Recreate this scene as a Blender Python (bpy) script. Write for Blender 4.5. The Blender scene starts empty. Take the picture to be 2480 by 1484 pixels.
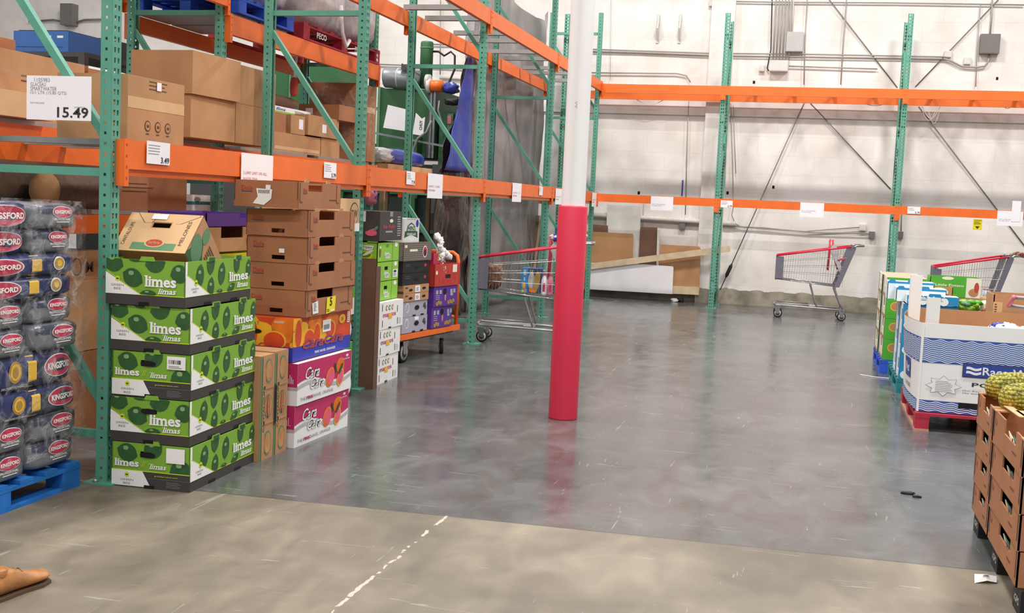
import bpy, math, random
from mathutils import Vector, Matrix
random.seed(7)
R = math.radians
C = bpy.context.scene.collection
V = Vector

# ------------------------------------------------------------------ camera
F = 2800.0
YAW, PIT, ROL, HC = .2482, .0893, .0446, 1.4988
CP = V((0, 0, HC))
fw = V((-math.sin(YAW) * math.cos(PIT), math.cos(YAW) * math.cos(PIT), -math.sin(PIT)))
_r = fw.cross(V((0, 0, 1))).normalized(); _u = _r.cross(fw)
cr = _r * math.cos(ROL) + _u * math.sin(ROL); cu = -_r * math.sin(ROL) + _u * math.cos(ROL)
cam = bpy.data.cameras.new('camera'); co = bpy.data.objects.new('camera', cam); C.objects.link(co)
m = Matrix((cr, cu, -fw)).transposed().to_4x4(); m.translation = CP
co.matrix_world = m
cam.sensor_width = 36; cam.lens = F / 2480 * 36; cam.clip_end = 200; cam.clip_start = .05
bpy.context.scene.camera = co

def pt(x, y, ax, c):            # survey: where the sight line of a photo point meets the plane axis=c
    d = fw + cr * ((x - 1240) / F) - cu * ((y - 742) / F)
    return CP + d * ((c - CP[ax]) / d[ax])
def onx(x, y, X): return pt(x, y, 0, X)
def ony(x, y, Y): return pt(x, y, 1, Y)
def onz(x, y, Z=0): return pt(x, y, 2, Z)

# ------------------------------------------------------------------ light
w = bpy.data.worlds.new('hall_air'); bpy.context.scene.world = w; w.use_nodes = True
w.node_tree.nodes['Background'].inputs[0].default_value = (.95, .97, 1, 1)
w.node_tree.nodes['Background'].inputs[1].default_value = .42
def lamp(name, loc, sx, sy, power, col=(1, .97, .93)):
    l = bpy.data.lights.new(name, 'AREA'); l.shape = 'RECTANGLE'; l.size = sx; l.size_y = sy
    l.energy = power; l.color = col
    o = bpy.data.objects.new(name, l); o.location = loc; C.objects.link(o)
    o['label'] = 'high bay ceiling light above the aisle'; o['category'] = 'light'
for yy, p in ((-5.0, 190), (.5, 200), (7.7, 280), (14.9, 305)):          # rows of high bay fixtures across the hall
    for xx in (-9.5, -5.2, -.9, 3.4):
        lamp('ceiling_light', (xx, yy, 7.6), 1.2, .3, p * (.75 if xx < -5 else 1))
vs = bpy.context.scene.view_settings
vs.view_transform = 'Standard'; vs.look = 'None'; vs.exposure = 0.0; vs.gamma = 1; vs.use_curve_mapping = False

# ------------------------------------------------------------------ materials
def lin(h):
    h = h.lstrip('#'); o = []
    for i in (0, 2, 4):
        c = int(h[i:i + 2], 16) / 255
        o.append(c / 12.92 if c < .04045 else ((c + .055) / 1.055) ** 2.4)
    return (*o, 1)
SPEC = {  # name: (colour, roughness, metallic, variation, noise scale, bump)
 'green': ('5a9c86', .45, 0, .10, 6, .02), 'orange': ('ee6e24', .42, 0, .10, 5, .02), 'galv': ('a9a7a6', .4, .6, .12, 9, .02),
 'card': ('b98a60', .85, 0, .10, 5, .08), 'card2': ('a8704c', .85, 0, .12, 5, .08), 'cardl': ('d3ac7f', .85, 0, .08, 5, .08),
 'cardd': ('6f5040', .85, 0, .12, 5, .06), 'brown': ('775441', .8, 0, .10, 4, .05), 'burlap': ('6c5748', .9, 0, .2, 22, .12),
 'ink': ('2c2724', .7, 0, 0, 1, 0), 'inkb': ('5b4433', .8, 0, 0, 1, 0), 'black': ('1b1b1c', .6, 0, .1, 5, .02), 'void': ('0a0908', .9, 0, 0, 1, 0),
 'white': ('f1efec', .6, 0, .03, 4, .01), 'paper': ('f4eff2', .7, 0, .02, 6, .02), 'wpaint': ('fbf8f6', .35, 0, .02, 3, .01),
 'grey': ('8c8b8a', .5, 0, .05, 5, .01), 'dgrey': ('4a4a4b', .55, 0, .06, 5, .01), 'lgrey': ('bdbab6', .5, 0, .05, 5, .01),
 'lime': ('7cab35', .55, 0, .05, 4, .01), 'limedk': ('2f5b2c', .55, 0, .25, 20, .02), 'limehi': ('87a873', .6, 0, .1, 40, 0), 'limeyl': ('cfe02a', .5, 0, 0, 1, 0),
 'limeblk': ('3f3b38', .6, 0, .05, 6, .02), 'limetop': ('9fd245', .6, 0, 0, 1, 0),
 'red': ('e43352', .42, 0, .05, 3, .01), 'redp': ('b3263a', .6, 0, .2, 8, .05), 'redcart': ('d8203f', .35, 0, 0, 1, 0), 'tomato': ('c03b30', .5, 0, .15, 14, .02),
 'dred': ('b8452e', .7, 0, 0, 1, 0), 'dblue': ('3f3f66', .7, 0, 0, 1, 0),
 'blue': ('2456c8', .6, 0, .2, 8, .05), 'bluep': ('1c6fc0', .65, 0, .3, 8, .06), 'navy': ('2c3160', .28, 0, .25, 7, .25), 'bagg': ('75767c', .3, 0, .2, 6, .2),
 'baggd': ('3f4358', .28, 0, .2, 6, .3), 'ylw': ('eab93c', .35, 0, .08, 8, .1), 'logor': ('c02a50', .35, 0, .05, 8, .02), 'tarp': ('2f3f9e', .3, 0, .25, 5, .5),
 'magenta': ('c42a63', .5, 0, .03, 4, .01), 'oj': ('ee7a1f', .5, 0, .3, 9, .01), 'ojy': ('f6b62c', .5, 0, .15, 12, .01), 'ojr': ('d94a22', .5, 0, .2, 9, .01), 'royal': ('2f3bb0', .5, 0, .04, 4, .01),
 'pink': ('e8607a', .5, 0, .1, 20, .01), 'leaf': ('2f4a2a', .5, 0, .1, 9, .01), 'kiwi': ('8cc63c', .5, 0, .03, 4, .01), 'kiwid': ('5f8f2a', .5, 0, .1, 9, .01), 'kbrown': ('7a5430', .6, 0, .1, 9, .01),
 'purple': ('5b3391', .55, 0, .05, 5, .01), 'lav': ('aaa7b6', .6, 0, .04, 6, .01), 'taupe': ('7c756c', .7, 0, .12, 30, .02), 'gold': ('b08a3c', .6, 0, .1, 9, 0),
 'cream': ('ece6cf', .6, 0, .03, 5, .01), 'pgreen': ('4fae32', .5, 0, .05, 5, .01), 'potato': ('c08a58', .7, 0, .25, 14, .04), 'plum': ('4a2c33', .6, 0, .05, 5, .01),
 'chrome': ('b6b4b4', .25, .9, .04, 6, .0), 'tyre': ('1f1f20', .7, 0, .05, 5, .02), 'wheel': ('c4c0bc', .45, 0, .08, 5, .01), 'cartgrey': ('6f6b77', .5, 0, .06, 6, .01),
 'mgreen': ('2f6238', .5, 0, .12, 3, .03), 'mgreenl': ('5f8a64', .5, 0, .08, 4, .02), 'mdark': ('25302a', .6, 0, .2, 5, .03), 'msteel': ('8d9093', .4, .4, .1, 8, .02),
 'wood': ('d9c2a0', .75, 0, .15, 7, .04), 'woodd': ('8c7358', .8, 0, .25, 9, .06), 'panelw': ('f2eef0', .45, 0, .02, 3, .0), 'pinkw': ('c98d7c', .75, 0, .15, 8, .05),
 'teal': ('2f7f92', .6, 0, .03, 6, .01), 'onion': ('1f8cc6', .5, 0, .04, 6, .01), 'onionw': ('e6f2f8', .5, 0, .05, 30, .01), 'bwave': ('3c57a8', .55, 0, .05, 6, .01), 'bdeep': ('2b459c', .5, 0, .05, 6, .01),
 'pine': ('a8a02c', .5, 0, .35, 18, .1), 'pineg': ('4c5f26', .6, 0, .3, 18, .1), 'crown': ('5f8478', .5, 0, .2, 9, .03), 'skin': ('9a5f4c', .5, 0, .08, 9, .03), 'leather': ('b57a45', .42, 0, .3, 14, .15),
 'denim': ('262b38', .8, 0, .1, 30, .05), 'shirt': ('f0eeee', .75, 0, .04, 8, .05), 'hair': ('1d1613', .6, 0, .1, 30, .1), 'pipe': ('d9d2cb', .5, 0, .12, 14, .03), 'conduit': ('a8a19b', .5, .1, .08, 9, .02),
 'boxg': ('75716c', .5, .1, .08, 9, .02), 'boxw': ('d8d4ce', .5, 0, .05, 9, .02), 'rod': ('7d7873', .5, .3, .15, 12, .02), 'conc': ('8f887c', .9, 0, .3, 12, .15), 'hose': ('6f7472', .5, 0, .08, 9, .02),
 'sgn': ('e6d21c', .5, 0, .05, 5, 0), 'yel5': ('f2e21c', .5, 0, .02, 5, 0), 'hpink': ('d97f8e', .6, 0, .1, 20, .02), 'steelblue': ('3e6db0', .5, 0, .06, 6, .02), 'plas': ('b7b3b4', .22, 0, .25, 6, .8),
 'tissue': ('f3eeec', .8, 0, .05, 9, .3), 'inkg': ('9b979a', .8, 0, 0, 1, 0), 'inkr': ('c98a92', .8, 0, 0, 1, 0), 'tealp': ('2a7f87', .6, 0, .2, 9, .05),
}
_mats = {}
def nn(nt, t, **k):
    n = nt.nodes.new(t)
    for a, b in k.items(): setattr(n, a, b)
    return n
def M(name):
    if name in _mats: return _mats[name]
    mt = bpy.data.materials.new(name); mt.use_nodes = True; nt = mt.node_tree
    b = nt.nodes['Principled BSDF']; _mats[name] = mt
    col, ro, me, var, sc, bu = SPEC[name]; c = lin(col)
    b.inputs['Roughness'].default_value = ro; b.inputs['Metallic'].default_value = me
    if var or bu:
        tc = nn(nt, 'ShaderNodeTexCoord'); no = nn(nt, 'ShaderNodeTexNoise'); no.inputs['Scale'].default_value = sc; no.inputs['Detail'].default_value = 5
        nt.links.new(tc.outputs['Object'], no.inputs['Vector'])
        rm = nn(nt, 'ShaderNodeMapRange'); rm.inputs[1].default_value = .3; rm.inputs[2].default_value = .7
        rm.inputs[3].default_value = 1 - var; rm.inputs[4].default_value = 1 + var * .6
        nt.links.new(no.outputs[0], rm.inputs[0])
        mx = nn(nt, 'ShaderNodeVectorMath', operation='SCALE'); mx.inputs[0].default_value = c[:3]
        nt.links.new(rm.outputs[0], mx.inputs['Scale']); nt.links.new(mx.outputs[0], b.inputs['Base Color'])
        if bu:
            bp = nn(nt, 'ShaderNodeBump'); bp.inputs['Strength'].default_value = min(1, bu * 2); bp.inputs['Distance'].default_value = .02
            nt.links.new(no.outputs[0], bp.inputs['Height']); nt.links.new(bp.outputs[0], b.inputs['Normal'])
    else: b.inputs['Base Color'].default_value = c
    return mt
def m_film():
    mt = bpy.data.materials.new('stretch_film'); mt.use_nodes = True; nt = mt.node_tree; b = nt.nodes['Principled BSDF']
    b.inputs['Base Color'].default_value = (.8, .8, .82, 1); b.inputs['Roughness'].default_value = .12; b.inputs['Alpha'].default_value = .3
    tc = nn(nt, 'ShaderNodeTexCoord'); no = nn(nt, 'ShaderNodeTexNoise'); no.inputs['Scale'].default_value = 11; no.inputs['Detail'].default_value = 3; no.inputs['Distortion'].default_value = 1.2
    nt.links.new(tc.outputs['Object'], no.inputs['Vector']); bp = nn(nt, 'ShaderNodeBump'); bp.inputs['Strength'].default_value = 1; bp.inputs['Distance'].default_value = .05
    nt.links.new(no.outputs[0], bp.inputs['Height']); nt.links.new(bp.outputs[0], b.inputs['Normal']); _mats['film'] = mt
    rm = nn(nt, 'ShaderNodeMapRange'); rm.inputs[1].default_value = .45; rm.inputs[2].default_value = .7; rm.inputs[3].default_value = .02; rm.inputs[4].default_value = .28
    nt.links.new(no.outputs[0], rm.inputs[0]); nt.links.new(rm.outputs[0], b.inputs['Alpha'])
m_film()
def m_sheet(name, c1, c2, sc, alpha, ro=.25, st=1):
    mt = bpy.data.materials.new(name); mt.use_nodes = True; nt = mt.node_tree; b = nt.nodes['Principled BSDF']
    tc = nn(nt, 'ShaderNodeTexCoord'); mp = nn(nt, 'ShaderNodeMapping'); mp.inputs['Scale'].default_value = (1, 1.1, .9); no = nn(nt, 'ShaderNodeTexNoise')
    no.inputs['Scale'].default_value = sc; no.inputs['Detail'].default_value = 3; no.inputs['Distortion'].default_value = .5
    nt.links.new(tc.outputs['Object'], mp.inputs[0]); nt.links.new(mp.outputs[0], no.inputs['Vector'])
    cr_ = nn(nt, 'ShaderNodeValToRGB'); cr_.color_ramp.elements[0].position = .35; cr_.color_ramp.elements[1].position = .7
    cr_.color_ramp.elements[0].color = lin(c1); cr_.color_ramp.elements[1].color = lin(c2)
    nt.links.new(no.outputs[0], cr_.inputs[0]); nt.links.new(cr_.outputs[0], b.inputs['Base Color'])
    bp = nn(nt, 'ShaderNodeBump'); bp.inputs['Strength'].default_value = st; bp.inputs['Distance'].default_value = .06
    nt.links.new(no.outputs[0], bp.inputs['Height']); nt.links.new(bp.outputs[0], b.inputs['Normal'])
    b.inputs['Roughness'].default_value = ro; b.inputs['Alpha'].default_value = alpha; _mats[name] = mt
m_sheet('sheetg', '777071', '98908f', 1.6, .96, .3, .6); m_sheet('sheetd', '2e2120', '5a4640', 1.8, 1, .16, .9); m_sheet('sheett', '8f8f93', 'b9b8bb', 3, .6)

def m_floor():
    mt = bpy.data.materials.new('floor_concrete'); mt.use_nodes = True; nt = mt.node_tree; b = nt.nodes['Principled BSDF']; L = nt.links.new; _mats['floor'] = mt
    tc = nn(nt, 'ShaderNodeTexCoord'); sep = nn(nt, 'ShaderNodeSeparateXYZ'); L(tc.outputs['Object'], sep.inputs[0])
    def noise(sc, det=6, sx=1, sy=1, dist=0):
        mp = nn(nt, 'ShaderNodeMapping'); mp.inputs['Scale'].default_value = (sx, sy, 1); L(tc.outputs['Object'], mp.inputs[0])
        n = nn(nt, 'ShaderNodeTexNoise'); n.inputs['Scale'].default_value = sc; n.inputs['Detail'].default_value = det; n.inputs['Distortion'].default_value = dist; L(mp.outputs[0], n.inputs['Vector']); return n.outputs[0]
    def ramp(x, *st):
        r = nn(nt, 'ShaderNodeValToRGB'); e = r.color_ramp.elements
        e[0].position, e[0].color = st[0][0], lin(st[0][1]); e[1].position, e[1].color = st[-1][0], lin(st[-1][1])
        for p, c in st[1:-1]:
            q = e.new(p); q.color = lin(c)
        L(x, r.inputs[0]); return r.outputs[0]
    def mth(op, a, b_=None):
        n = nn(nt, 'ShaderNodeMath', operation=op)
        for i, x in enumerate((a, b_)):
            if x is None: continue
            if isinstance(x, (int, float)): n.inputs[i].default_value = x
            else: L(x, n.inputs[i])
        return n.outputs[0]
    def mix(f, a, b_):
        n = nn(nt, 'ShaderNodeMix', data_type='RGBA')
        for s, x in ((0, f), (6, a), (7, b_)):
            if isinstance(x, (int, float)): n.inputs[s].default_value = x
            elif isinstance(x, str): n.inputs[s].default_value = lin(x)
            else: L(x, n.inputs[s])
        return n.outputs[2]
    edge = mth('SUBTRACT', sep.outputs[1], mth('ADD', mth('MULTIPLY', sep.outputs[0], .045), 5.24))
    sealed = nn(nt, 'ShaderNodeMapRange'); sealed.inputs[1].default_value = -.012; sealed.inputs[2].default_value = .012; L(edge, sealed.inputs[0]); s = sealed.outputs[0]
    n1 = noise(1.1, 8, 1, 1, .6); n2 = noise(5, 8, 1, .5, .8)
    bare = ramp(mth('ADD', mth('MULTIPLY', n1, .65), mth('MULTIPLY', n2, .35)), (.36, '645b4e'), (.5, '7b7161'), (.64, '948a77'))
    seal = ramp(mth('ADD', mth('MULTIPLY', n1, .5), mth('MULTIPLY', n2, .5)), (.34, '4d4f4f'), (.5, '5c5e5e'), (.66, '6e6f6e'))
    col = mix(s, bare, seal)
    # scuffs: fine pale strokes, two directions
    sc1 = noise(9, 2, .25, 3.2, 1.5); sc2 = noise(8, 2, 3.0, .22, 1.6)
    sm = mth('MAXIMUM', mth('GREATER_THAN', sc1, .715), mth('GREATER_THAN', sc2, .725)); sm = mth('MULTIPLY', sm, .35)
    col = mix(sm, col, 'b7b4ae')
    sp = noise(60, 1); col = mix(mth('MULTIPLY', mth('GREATER_THAN', sp, .77), .5), col, '3a3833')
    # joint line
    jl = mth('LESS_THAN', mth('ABSOLUTE', edge), .007); col = mix(mth('MULTIPLY', jl, .6), col, '35342f')
    # chalky crack running towards the joint
    cx = mth('ABSOLUTE', mth('ADD', mth('ADD', sep.outputs[0], 1.585), mth('MULTIPLY', mth('SUBTRACT', noise(7, 4), .5), .06)))
    ck = mth('MULTIPLY', mth('LESS_THAN', cx, .008), mth('MULTIPLY', mth('SUBTRACT', 1, s), mth('GREATER_THAN', noise(16, 5), .47)))
    col = mix(ck, col, 'bfb7a7')
    L(col, b.inputs['Base Color'])
    rg = nn(nt, 'ShaderNodeMapRange'); rg.inputs[3].default_value = .55; rg.inputs[4].default_value = .2; L(s, rg.inputs[0])
    L(mth('ADD', rg.outputs[0], mth('MULTIPLY', mth('SUBTRACT', n2, .5), .35)), b.inputs['Roughness'])
    bp = nn(nt, 'ShaderNodeBump'); bp.inputs['Strength'].default_value = .12; bp.inputs['Distance'].default_value = .02
    L(noise(3, 8, 1, 2.5), bp.inputs['Height']); L(bp.outputs[0], b.inputs['Normal'])
m_floor()
def m_wall():
    mt = bpy.data.materials.new('painted_block'); mt.use_nodes = True; nt = mt.node_tree; b = nt.nodes['Principled BSDF']; L = nt.links.new; _mats['wall'] = mt
    tc = nn(nt, 'ShaderNodeTexCoord'); sep = nn(nt, 'ShaderNodeSeparateXYZ'); L(tc.outputs['Object'], sep.inputs[0])
    cmb = nn(nt, 'ShaderNodeCombineXYZ'); L(sep.outputs[0], cmb.inputs[0]); L(sep.outputs[2], cmb.inputs[1])
    br = nn(nt, 'ShaderNodeTexBrick'); L(cmb.outputs[0], br.inputs['Vector']); br.inputs['Scale'].default_value = 1
    br.inputs['Brick Width'].default_value = .6; br.inputs['Row Height'].default_value = .305; br.inputs['Mortar Size'].default_value = .005; br.inputs['Mortar Smooth'].default_value = .3
    br.inputs['Color1'].default_value = (1, 1, 1, 1); br.inputs['Color2'].default_value = (.985, .985, .985, 1); br.inputs['Mortar'].default_value = (.92, .91, .9, 1)
    no = nn(nt, 'ShaderNodeTexNoise'); no.inputs['Scale'].default_value = 1.4; no.inputs['Detail'].default_value = 7; L(tc.outputs['Object'], no.inputs['Vector'])
    r = nn(nt, 'ShaderNodeValToRGB'); r.color_ramp.elements[0].position = .3; r.color_ramp.elements[0].color = lin('ddd4cc'); r.color_ramp.elements[1].position = .6; r.color_ramp.elements[1].color = lin('f1ebe6'); L(no.outputs[0], r.inputs[0])
    mu = nn(nt, 'ShaderNodeMix', data_type='RGBA', blend_type='MULTIPLY'); mu.inputs[0].default_value = 1; L(r.outputs[0], mu.inputs[6]); L(br.outputs[0], mu.inputs[7])
    # bare, unpainted foot of the wall with a ragged paint edge
    n2 = nn(nt, 'ShaderNodeTexNoise'); n2.inputs['Scale'].default_value = 5; n2.inputs['Detail'].default_value = 5; L(tc.outputs['Object'], n2.inputs['Vector'])
    a = nn(nt, 'ShaderNodeMath', operation='MULTIPLY_ADD'); L(n2.outputs[0], a.inputs[0]); a.inputs[1].default_value = -.12; L(sep.outputs[2], a.inputs[2])
    g = nn(nt, 'ShaderNodeMath', operation='LESS_THAN'); L(a.outputs[0], g.inputs[0]); g.inputs[1].default_value = .18
    cc = nn(nt, 'ShaderNodeValToRGB'); cc.color_ramp.elements[0].position = .35; cc.color_ramp.elements[0].color = lin('7d7667'); cc.color_ramp.elements[1].position = .65; cc.color_ramp.elements[1].color = lin('aba190'); L(n2.outputs[0], cc.inputs[0])
    mx = nn(nt, 'ShaderNodeMix', data_type='RGBA'); L(g.outputs[0], mx.inputs[0]); L(mu.outputs[2], mx.inputs[6]); L(cc.outputs[0], mx.inputs[7]); L(mx.outputs[2], b.inputs['Base Color'])
    bp = nn(nt, 'ShaderNodeBump'); bp.inputs['Strength'].default_value = .2; bp.inputs['Distance'].default_value = .006; L(br.outputs[1], bp.inputs['Height']); bp.invert = True; L(bp.outputs[0], b.inputs['Normal'])
    b.inputs['Roughness'].default_value = .6
m_wall()

# ------------------------------------------------------------------ mesh builder
_gl = {}
def glyphs(s, bold=0.0, shear=0.0):
    k = (s, bold, shear)
    if k in _gl: return _gl[k]
    c = bpy.data.curves.new('t', 'FONT'); c.body = s; c.offset = bold; c.shear = shear; c.resolution_u = 2; c.fill_mode = 'FRONT'
    o = bpy.data.objects.new('t', c); C.objects.link(o)
    dg = bpy.context.evaluated_depsgraph_get(); me = bpy.data.meshes.new_from_object(o.evaluated_get(dg))
    vv = [(q.co.x, q.co.y) for q in me.vertices]; ff = [tuple(p.vertices) for p in me.polygons]
    bpy.data.objects.remove(o); bpy.data.curves.remove(c); bpy.data.meshes.remove(me)
    xs = [a for a, _ in vv]; ys = [b for _, b in vv]; x0, x1, y0, y1 = min(xs), max(xs), min(ys), max(ys)
    vv = [((a - x0) / max(x1 - x0, 1e-6), (b - y0) / max(y1 - y0, 1e-6)) for a, b in vv]
    _gl[k] = (vv, ff); return _gl[k]

class MB:
    def __init__(s): s.v = []; s.f = []; s.mi = []; s.sm = []; s.ms = []
    def add(s, vs_, fs, mat, smooth=False, T=None):
        if mat not in s.ms: s.ms.append(mat)
        k = s.ms.index(mat); n = len(s.v)
        s.v += [tuple(T @ V(a)) if T else tuple(a) for a in vs_]
        for f in fs: s.f.append(tuple(n + i for i in f)); s.mi.append(k); s.sm.append(smooth)
        return s
    def box(s, x0, x1, y0, y1, z0, z1, mat, T=None):
        vv = [(x, y, z) for z in (z0, z1) for y in (y0, y1) for x in (x0, x1)]
        return s.add(vv, [(0, 2, 3, 1), (4, 5, 7, 6), (0, 1, 5, 4), (2, 6, 7, 3), (0, 4, 6, 2), (1, 3, 7, 5)], mat, T=T)
    def bar(s, a, b, w_, h_, mat, up=(0, 0, 1)):      # rectangular bar from a to b
        a, b = V(a), V(b); d = b - a; L = d.length; z = d.normalized(); x = V(up).cross(z)
        if x.length < 1e-4: x = V((1, 0, 0)).cross(z)
        x.normalize(); y = z.cross(x)
        T = Matrix((x, y, z)).transposed().to_4x4(); T.translation = a
        return s.box(-w_ / 2, w_ / 2, -h_ / 2, h_ / 2, 0, L, mat, T)
    def tube(s, path, r, mat, n=8, cap=True):
        P = [V(p) for p in path]; rs = r if isinstance(r, (list, tuple)) else [r] * len(P); vv = []; ff = []
        px = None
        for i, p in enumerate(P):
            d = (P[min(i + 1, len(P) - 1)] - P[max(i - 1, 0)]).normalized()
            x = (px - d * px.dot(d)) if px else d.orthogonal()
            if x.length < 1e-5: x = d.orthogonal()
            x.normalize(); px = x; y = d.cross(x)
            for k in range(n): a = 2 * math.pi * k / n; vv.append(p + (x * math.cos(a) + y * math.sin(a)) * rs[i])
        for i in range(len(P) - 1):
            for k in range(n): ff.append((i * n + k, i * n + (k + 1) % n, (i + 1) * n + (k + 1) % n, (i + 1) * n + k))
        if cap: ff += [tuple(range(n))[::-1], tuple(range((len(P) - 1) * n, len(P) * n))]
        return s.add(vv, ff, mat, n > 5)
    def disc(s, c, ax, r, w_, mat, n=20):              # short cylinder centred at c along ax
        ax = V(ax).normalized(); c = V(c); return s.tube([c - ax * w_ / 2, c + ax * w_ / 2], r, mat, n)
    def lathe(s, prof, mat, n=24, T=None, smooth=True):
        vv = []; ff = []
        for r_, z in prof:
            for k in range(n): a = 2 * math.pi * k / n; vv.append((r_ * math.cos(a), r_ * math.sin(a), z))
        for i in range(len(prof) - 1):
            for k in range(n): ff.append((i * n + k, i * n + (k + 1) % n, (i + 1) * n + (k + 1) % n, (i + 1) * n + k))
        return s.add(vv, ff, mat, smooth, T)
    def prism(s, pts, O, U, W, t, mat):                 # polygon (u,w) on plane O,U,W, thickness t against the normal
        O, U, W = V(O), V(U), V(W); N = U.cross(W); n = len(pts)
        vv = [O + U * a + W * b for a, b in pts]; vv += [p - N * t for p in vv]
        ff = [tuple(range(n)), tuple(range(2 * n - 1, n - 1, -1))] + [(i, i + n, (i + 1) % n + n, (i + 1) % n) for i in range(n)]
        return s.add(vv, ff, mat)
    def wall(s, O, U, W, w_, h_, t, mat, holes=()):      # panel with rectangular openings
        us = sorted({0, w_, *[x for q in holes for x in (q[0], q[2])]}); ws = sorted({0, h_, *[x for q in holes for x in (q[1], q[3])]})
        for a, b in zip(us, us[1:]):
            for c, d in zip(ws, ws[1:]):
                if any(q[0] <= (a + b) / 2 <= q[2] and q[1] <= (c + d) / 2 <= q[3] for q in holes): continue
                s.prism([(a, c), (b, c), (b, d), (a, d)], O, U, W, t, mat)
        return s
    def blob(s, c, hx, hy, hz, mat, p=4, n=8, jit=0, T=None):   # rounded pillow
        key = {}; vv = []; ff = []; c = V(c)
        def gv(q):
            k = tuple(round(a, 4) for a in q)
            if k not in key:
                r_ = sum(abs(a) ** p for a in q) ** (1 / p); j = 1 + random.uniform(-jit, jit)
                vv.append(V((c.x + q[0] / r_ * hx * j, c.y + q[1] / r_ * hy * j, c.z + q[2] / r_ * hz * j))); key[k] = len(vv) - 1
            return key[k]
        for ax in range(3):
            for sg in (-1, 1):
                for i in range(n):
                    for j in range(n):
                        q = []
                        for di, dj in ((0, 0), (1, 0), (1, 1), (0, 1)):
                            w_ = [0, 0, 0]; w_[ax] = sg; w_[(ax + 1) % 3] = -1 + 2 * (i + di) / n; w_[(ax + 2) % 3] = -1 + 2 * (j + dj) / n; q.append(gv(w_))
                        ff.append(tuple(q if sg > 0 else q[::-1]))
        return s.add(vv, ff, mat, True, T)
    def build(s, name, parent=None, loc=None, rz=0, rot=None, mods=()):
        me = bpy.data.meshes.new(name); me.from_pydata(s.v, [], s.f); me.update()
        for q in s.ms: me.materials.append(_mats.get(q) or M(q))
        me.polygons.foreach_set('material_index', s.mi); me.polygons.foreach_set('use_smooth', s.sm)
        o = bpy.data.objects.new(name, me); C.objects.link(o)
        if parent: o.parent = parent
        if loc is not None: o.location = loc
        o.rotation_euler = rot if rot else (0, 0, rz)
        return o

class Pn:                                                # printed face: u to the right, v up
    def __init__(s, mb, O, U, W, mp=None):
        s.mb = mb; s.O = V(O); s.U = V(U); s.W = V(W); s.N = s.U.cross(s.W); s.mp = mp
    def q(s, u, v, L): return s.mp(u, v, L) if s.mp else s.O + s.U * u + s.W * v + s.N * (.0012 * L)
    def poly(s, pts, mat, L=1): s.mb.add([s.q(u, v, L) for u, v in pts], [tuple(range(len(pts)))], mat); return s
    def rect(s, a, b, c, d, mat, L=1): return s.poly([(a, b), (c, b), (c, d), (a, d)], mat, L)
    def ell(s, u, v, a, b, mat, L=1, n=18, t=0):
        ct, st = math.cos(t), math.sin(t); P = []
        for k in range(n):
            x, y = a * math.cos(6.2832 * k / n), b * math.sin(6.2832 * k / n); P.append((u + x * ct - y * st, v + x * st + y * ct))
        return s.poly(P, mat, L)
    def text(s, t, a, b, c, d, mat, L=2, bold=.01, shear=0.0, vert=False):
        vv, ff = glyphs(t, bold, shear)
        P = [s.q(a + (c - a) * ((1 - y) if vert else x), b + (d - b) * (x if vert else y), L) for x, y in vv]
        s.mb.add(P, ff, mat)
        if t in ('limes', 'limas'):          # slab feet and flags
            Wd, Hd = c - a, d - b
            for x0, x1 in ((0, .073), (.108, .181), (.213, .286), (.352, .425), (.491, .57)): s.rect(a + (x0 - .022) * Wd, b, a + (x1 + .022) * Wd, b + .1 * Hd, mat, L + .3)
            for x0, x1, y in ((-.035, .03, .9), (.08, .13, .6), (.185, .23, .6)): s.rect(a + x0 * Wd, b + y * Hd, a + x1 * Wd, b + (y + .09) * Hd, mat, L + .3)
        return s
    def lines(s, a, b, c, d, n, mat, L=2, f=.5):
        for i in range(n):
            y = b + (d - b) * (i + .25) / n; s.rect(a, y, c - (c - a) * random.uniform(0, .3), y + (d - b) / n * f, mat, L)
        return s
    def clip(s, pts, a, b, c, d): return [(min(max(u, a), c), min(max(v, b), d)) for u, v in pts]
def FR(mb, w_, y=0): return Pn(mb, (-w_, y, 0), (1, 0, 0), (0, 0, 1))     # face towards the camera end (-Y)
def SD(mb, x=0): return Pn(mb, (x, 0, 0), (0, 1, 0), (0, 0, 1))            # face towards the aisle (+X)

def tag(o, label, cat, group=None):
    o['label'] = label; o['category'] = cat
    if group: o['group'] = group
    return o
def empty(name, loc=(0, 0, 0), rz=0):
    o = bpy.data.objects.new(name, None); C.objects.link(o); o.location = loc; o.rotation_euler = (0, 0, rz); o.empty_display_size = .1; return o
def struct(o): o['kind'] = 'structure'; return o
def dup(o, parent=None):
    c = o.copy(); C.objects.link(c); c.parent = parent
    for ch in list(o.children): dup(ch, c)
    return c
def place(o, loc, rz=None, label=None, group=None):
    o.location = loc
    if rz is not None: o.rotation_euler.z = rz
    if label: o['label'] = label
    if group: o['group'] = group
    return o

# ------------------------------------------------------------------ setting
WY = 19.3
struct(MB().box(-18, 9, -6, WY + .3, -.1, 0, 'floor').build('floor'))
struct(MB().box(-18, 9, WY, WY + .25, 0, 8.2, 'wall').build('wall_back'))
struct(MB().box(-18.3, -18, -6, WY + .25, 0, 8.2, 'wall').build('wall_left'))
def trim(name, x0, x1, y0, z0, z1, mat='wall'): return struct(MB().box(x0, x1, y0, WY, z0, z1, mat).build(name))
trim('trim_1', -1.76, -1.38, WY - .12, 0, 8.1)                          # pilaster
trim('trim_2', -12, 9, WY - .05, 3.06, 3.50, 'wall')                    # ledge course
trim('trim_3', -8.6, -8.1, WY - .12, 0, 8.1)
YR = [5.056 + 3.278 * i for i in range(5)]; XF, DF, HF = -3.35, .84, 4.52

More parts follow.
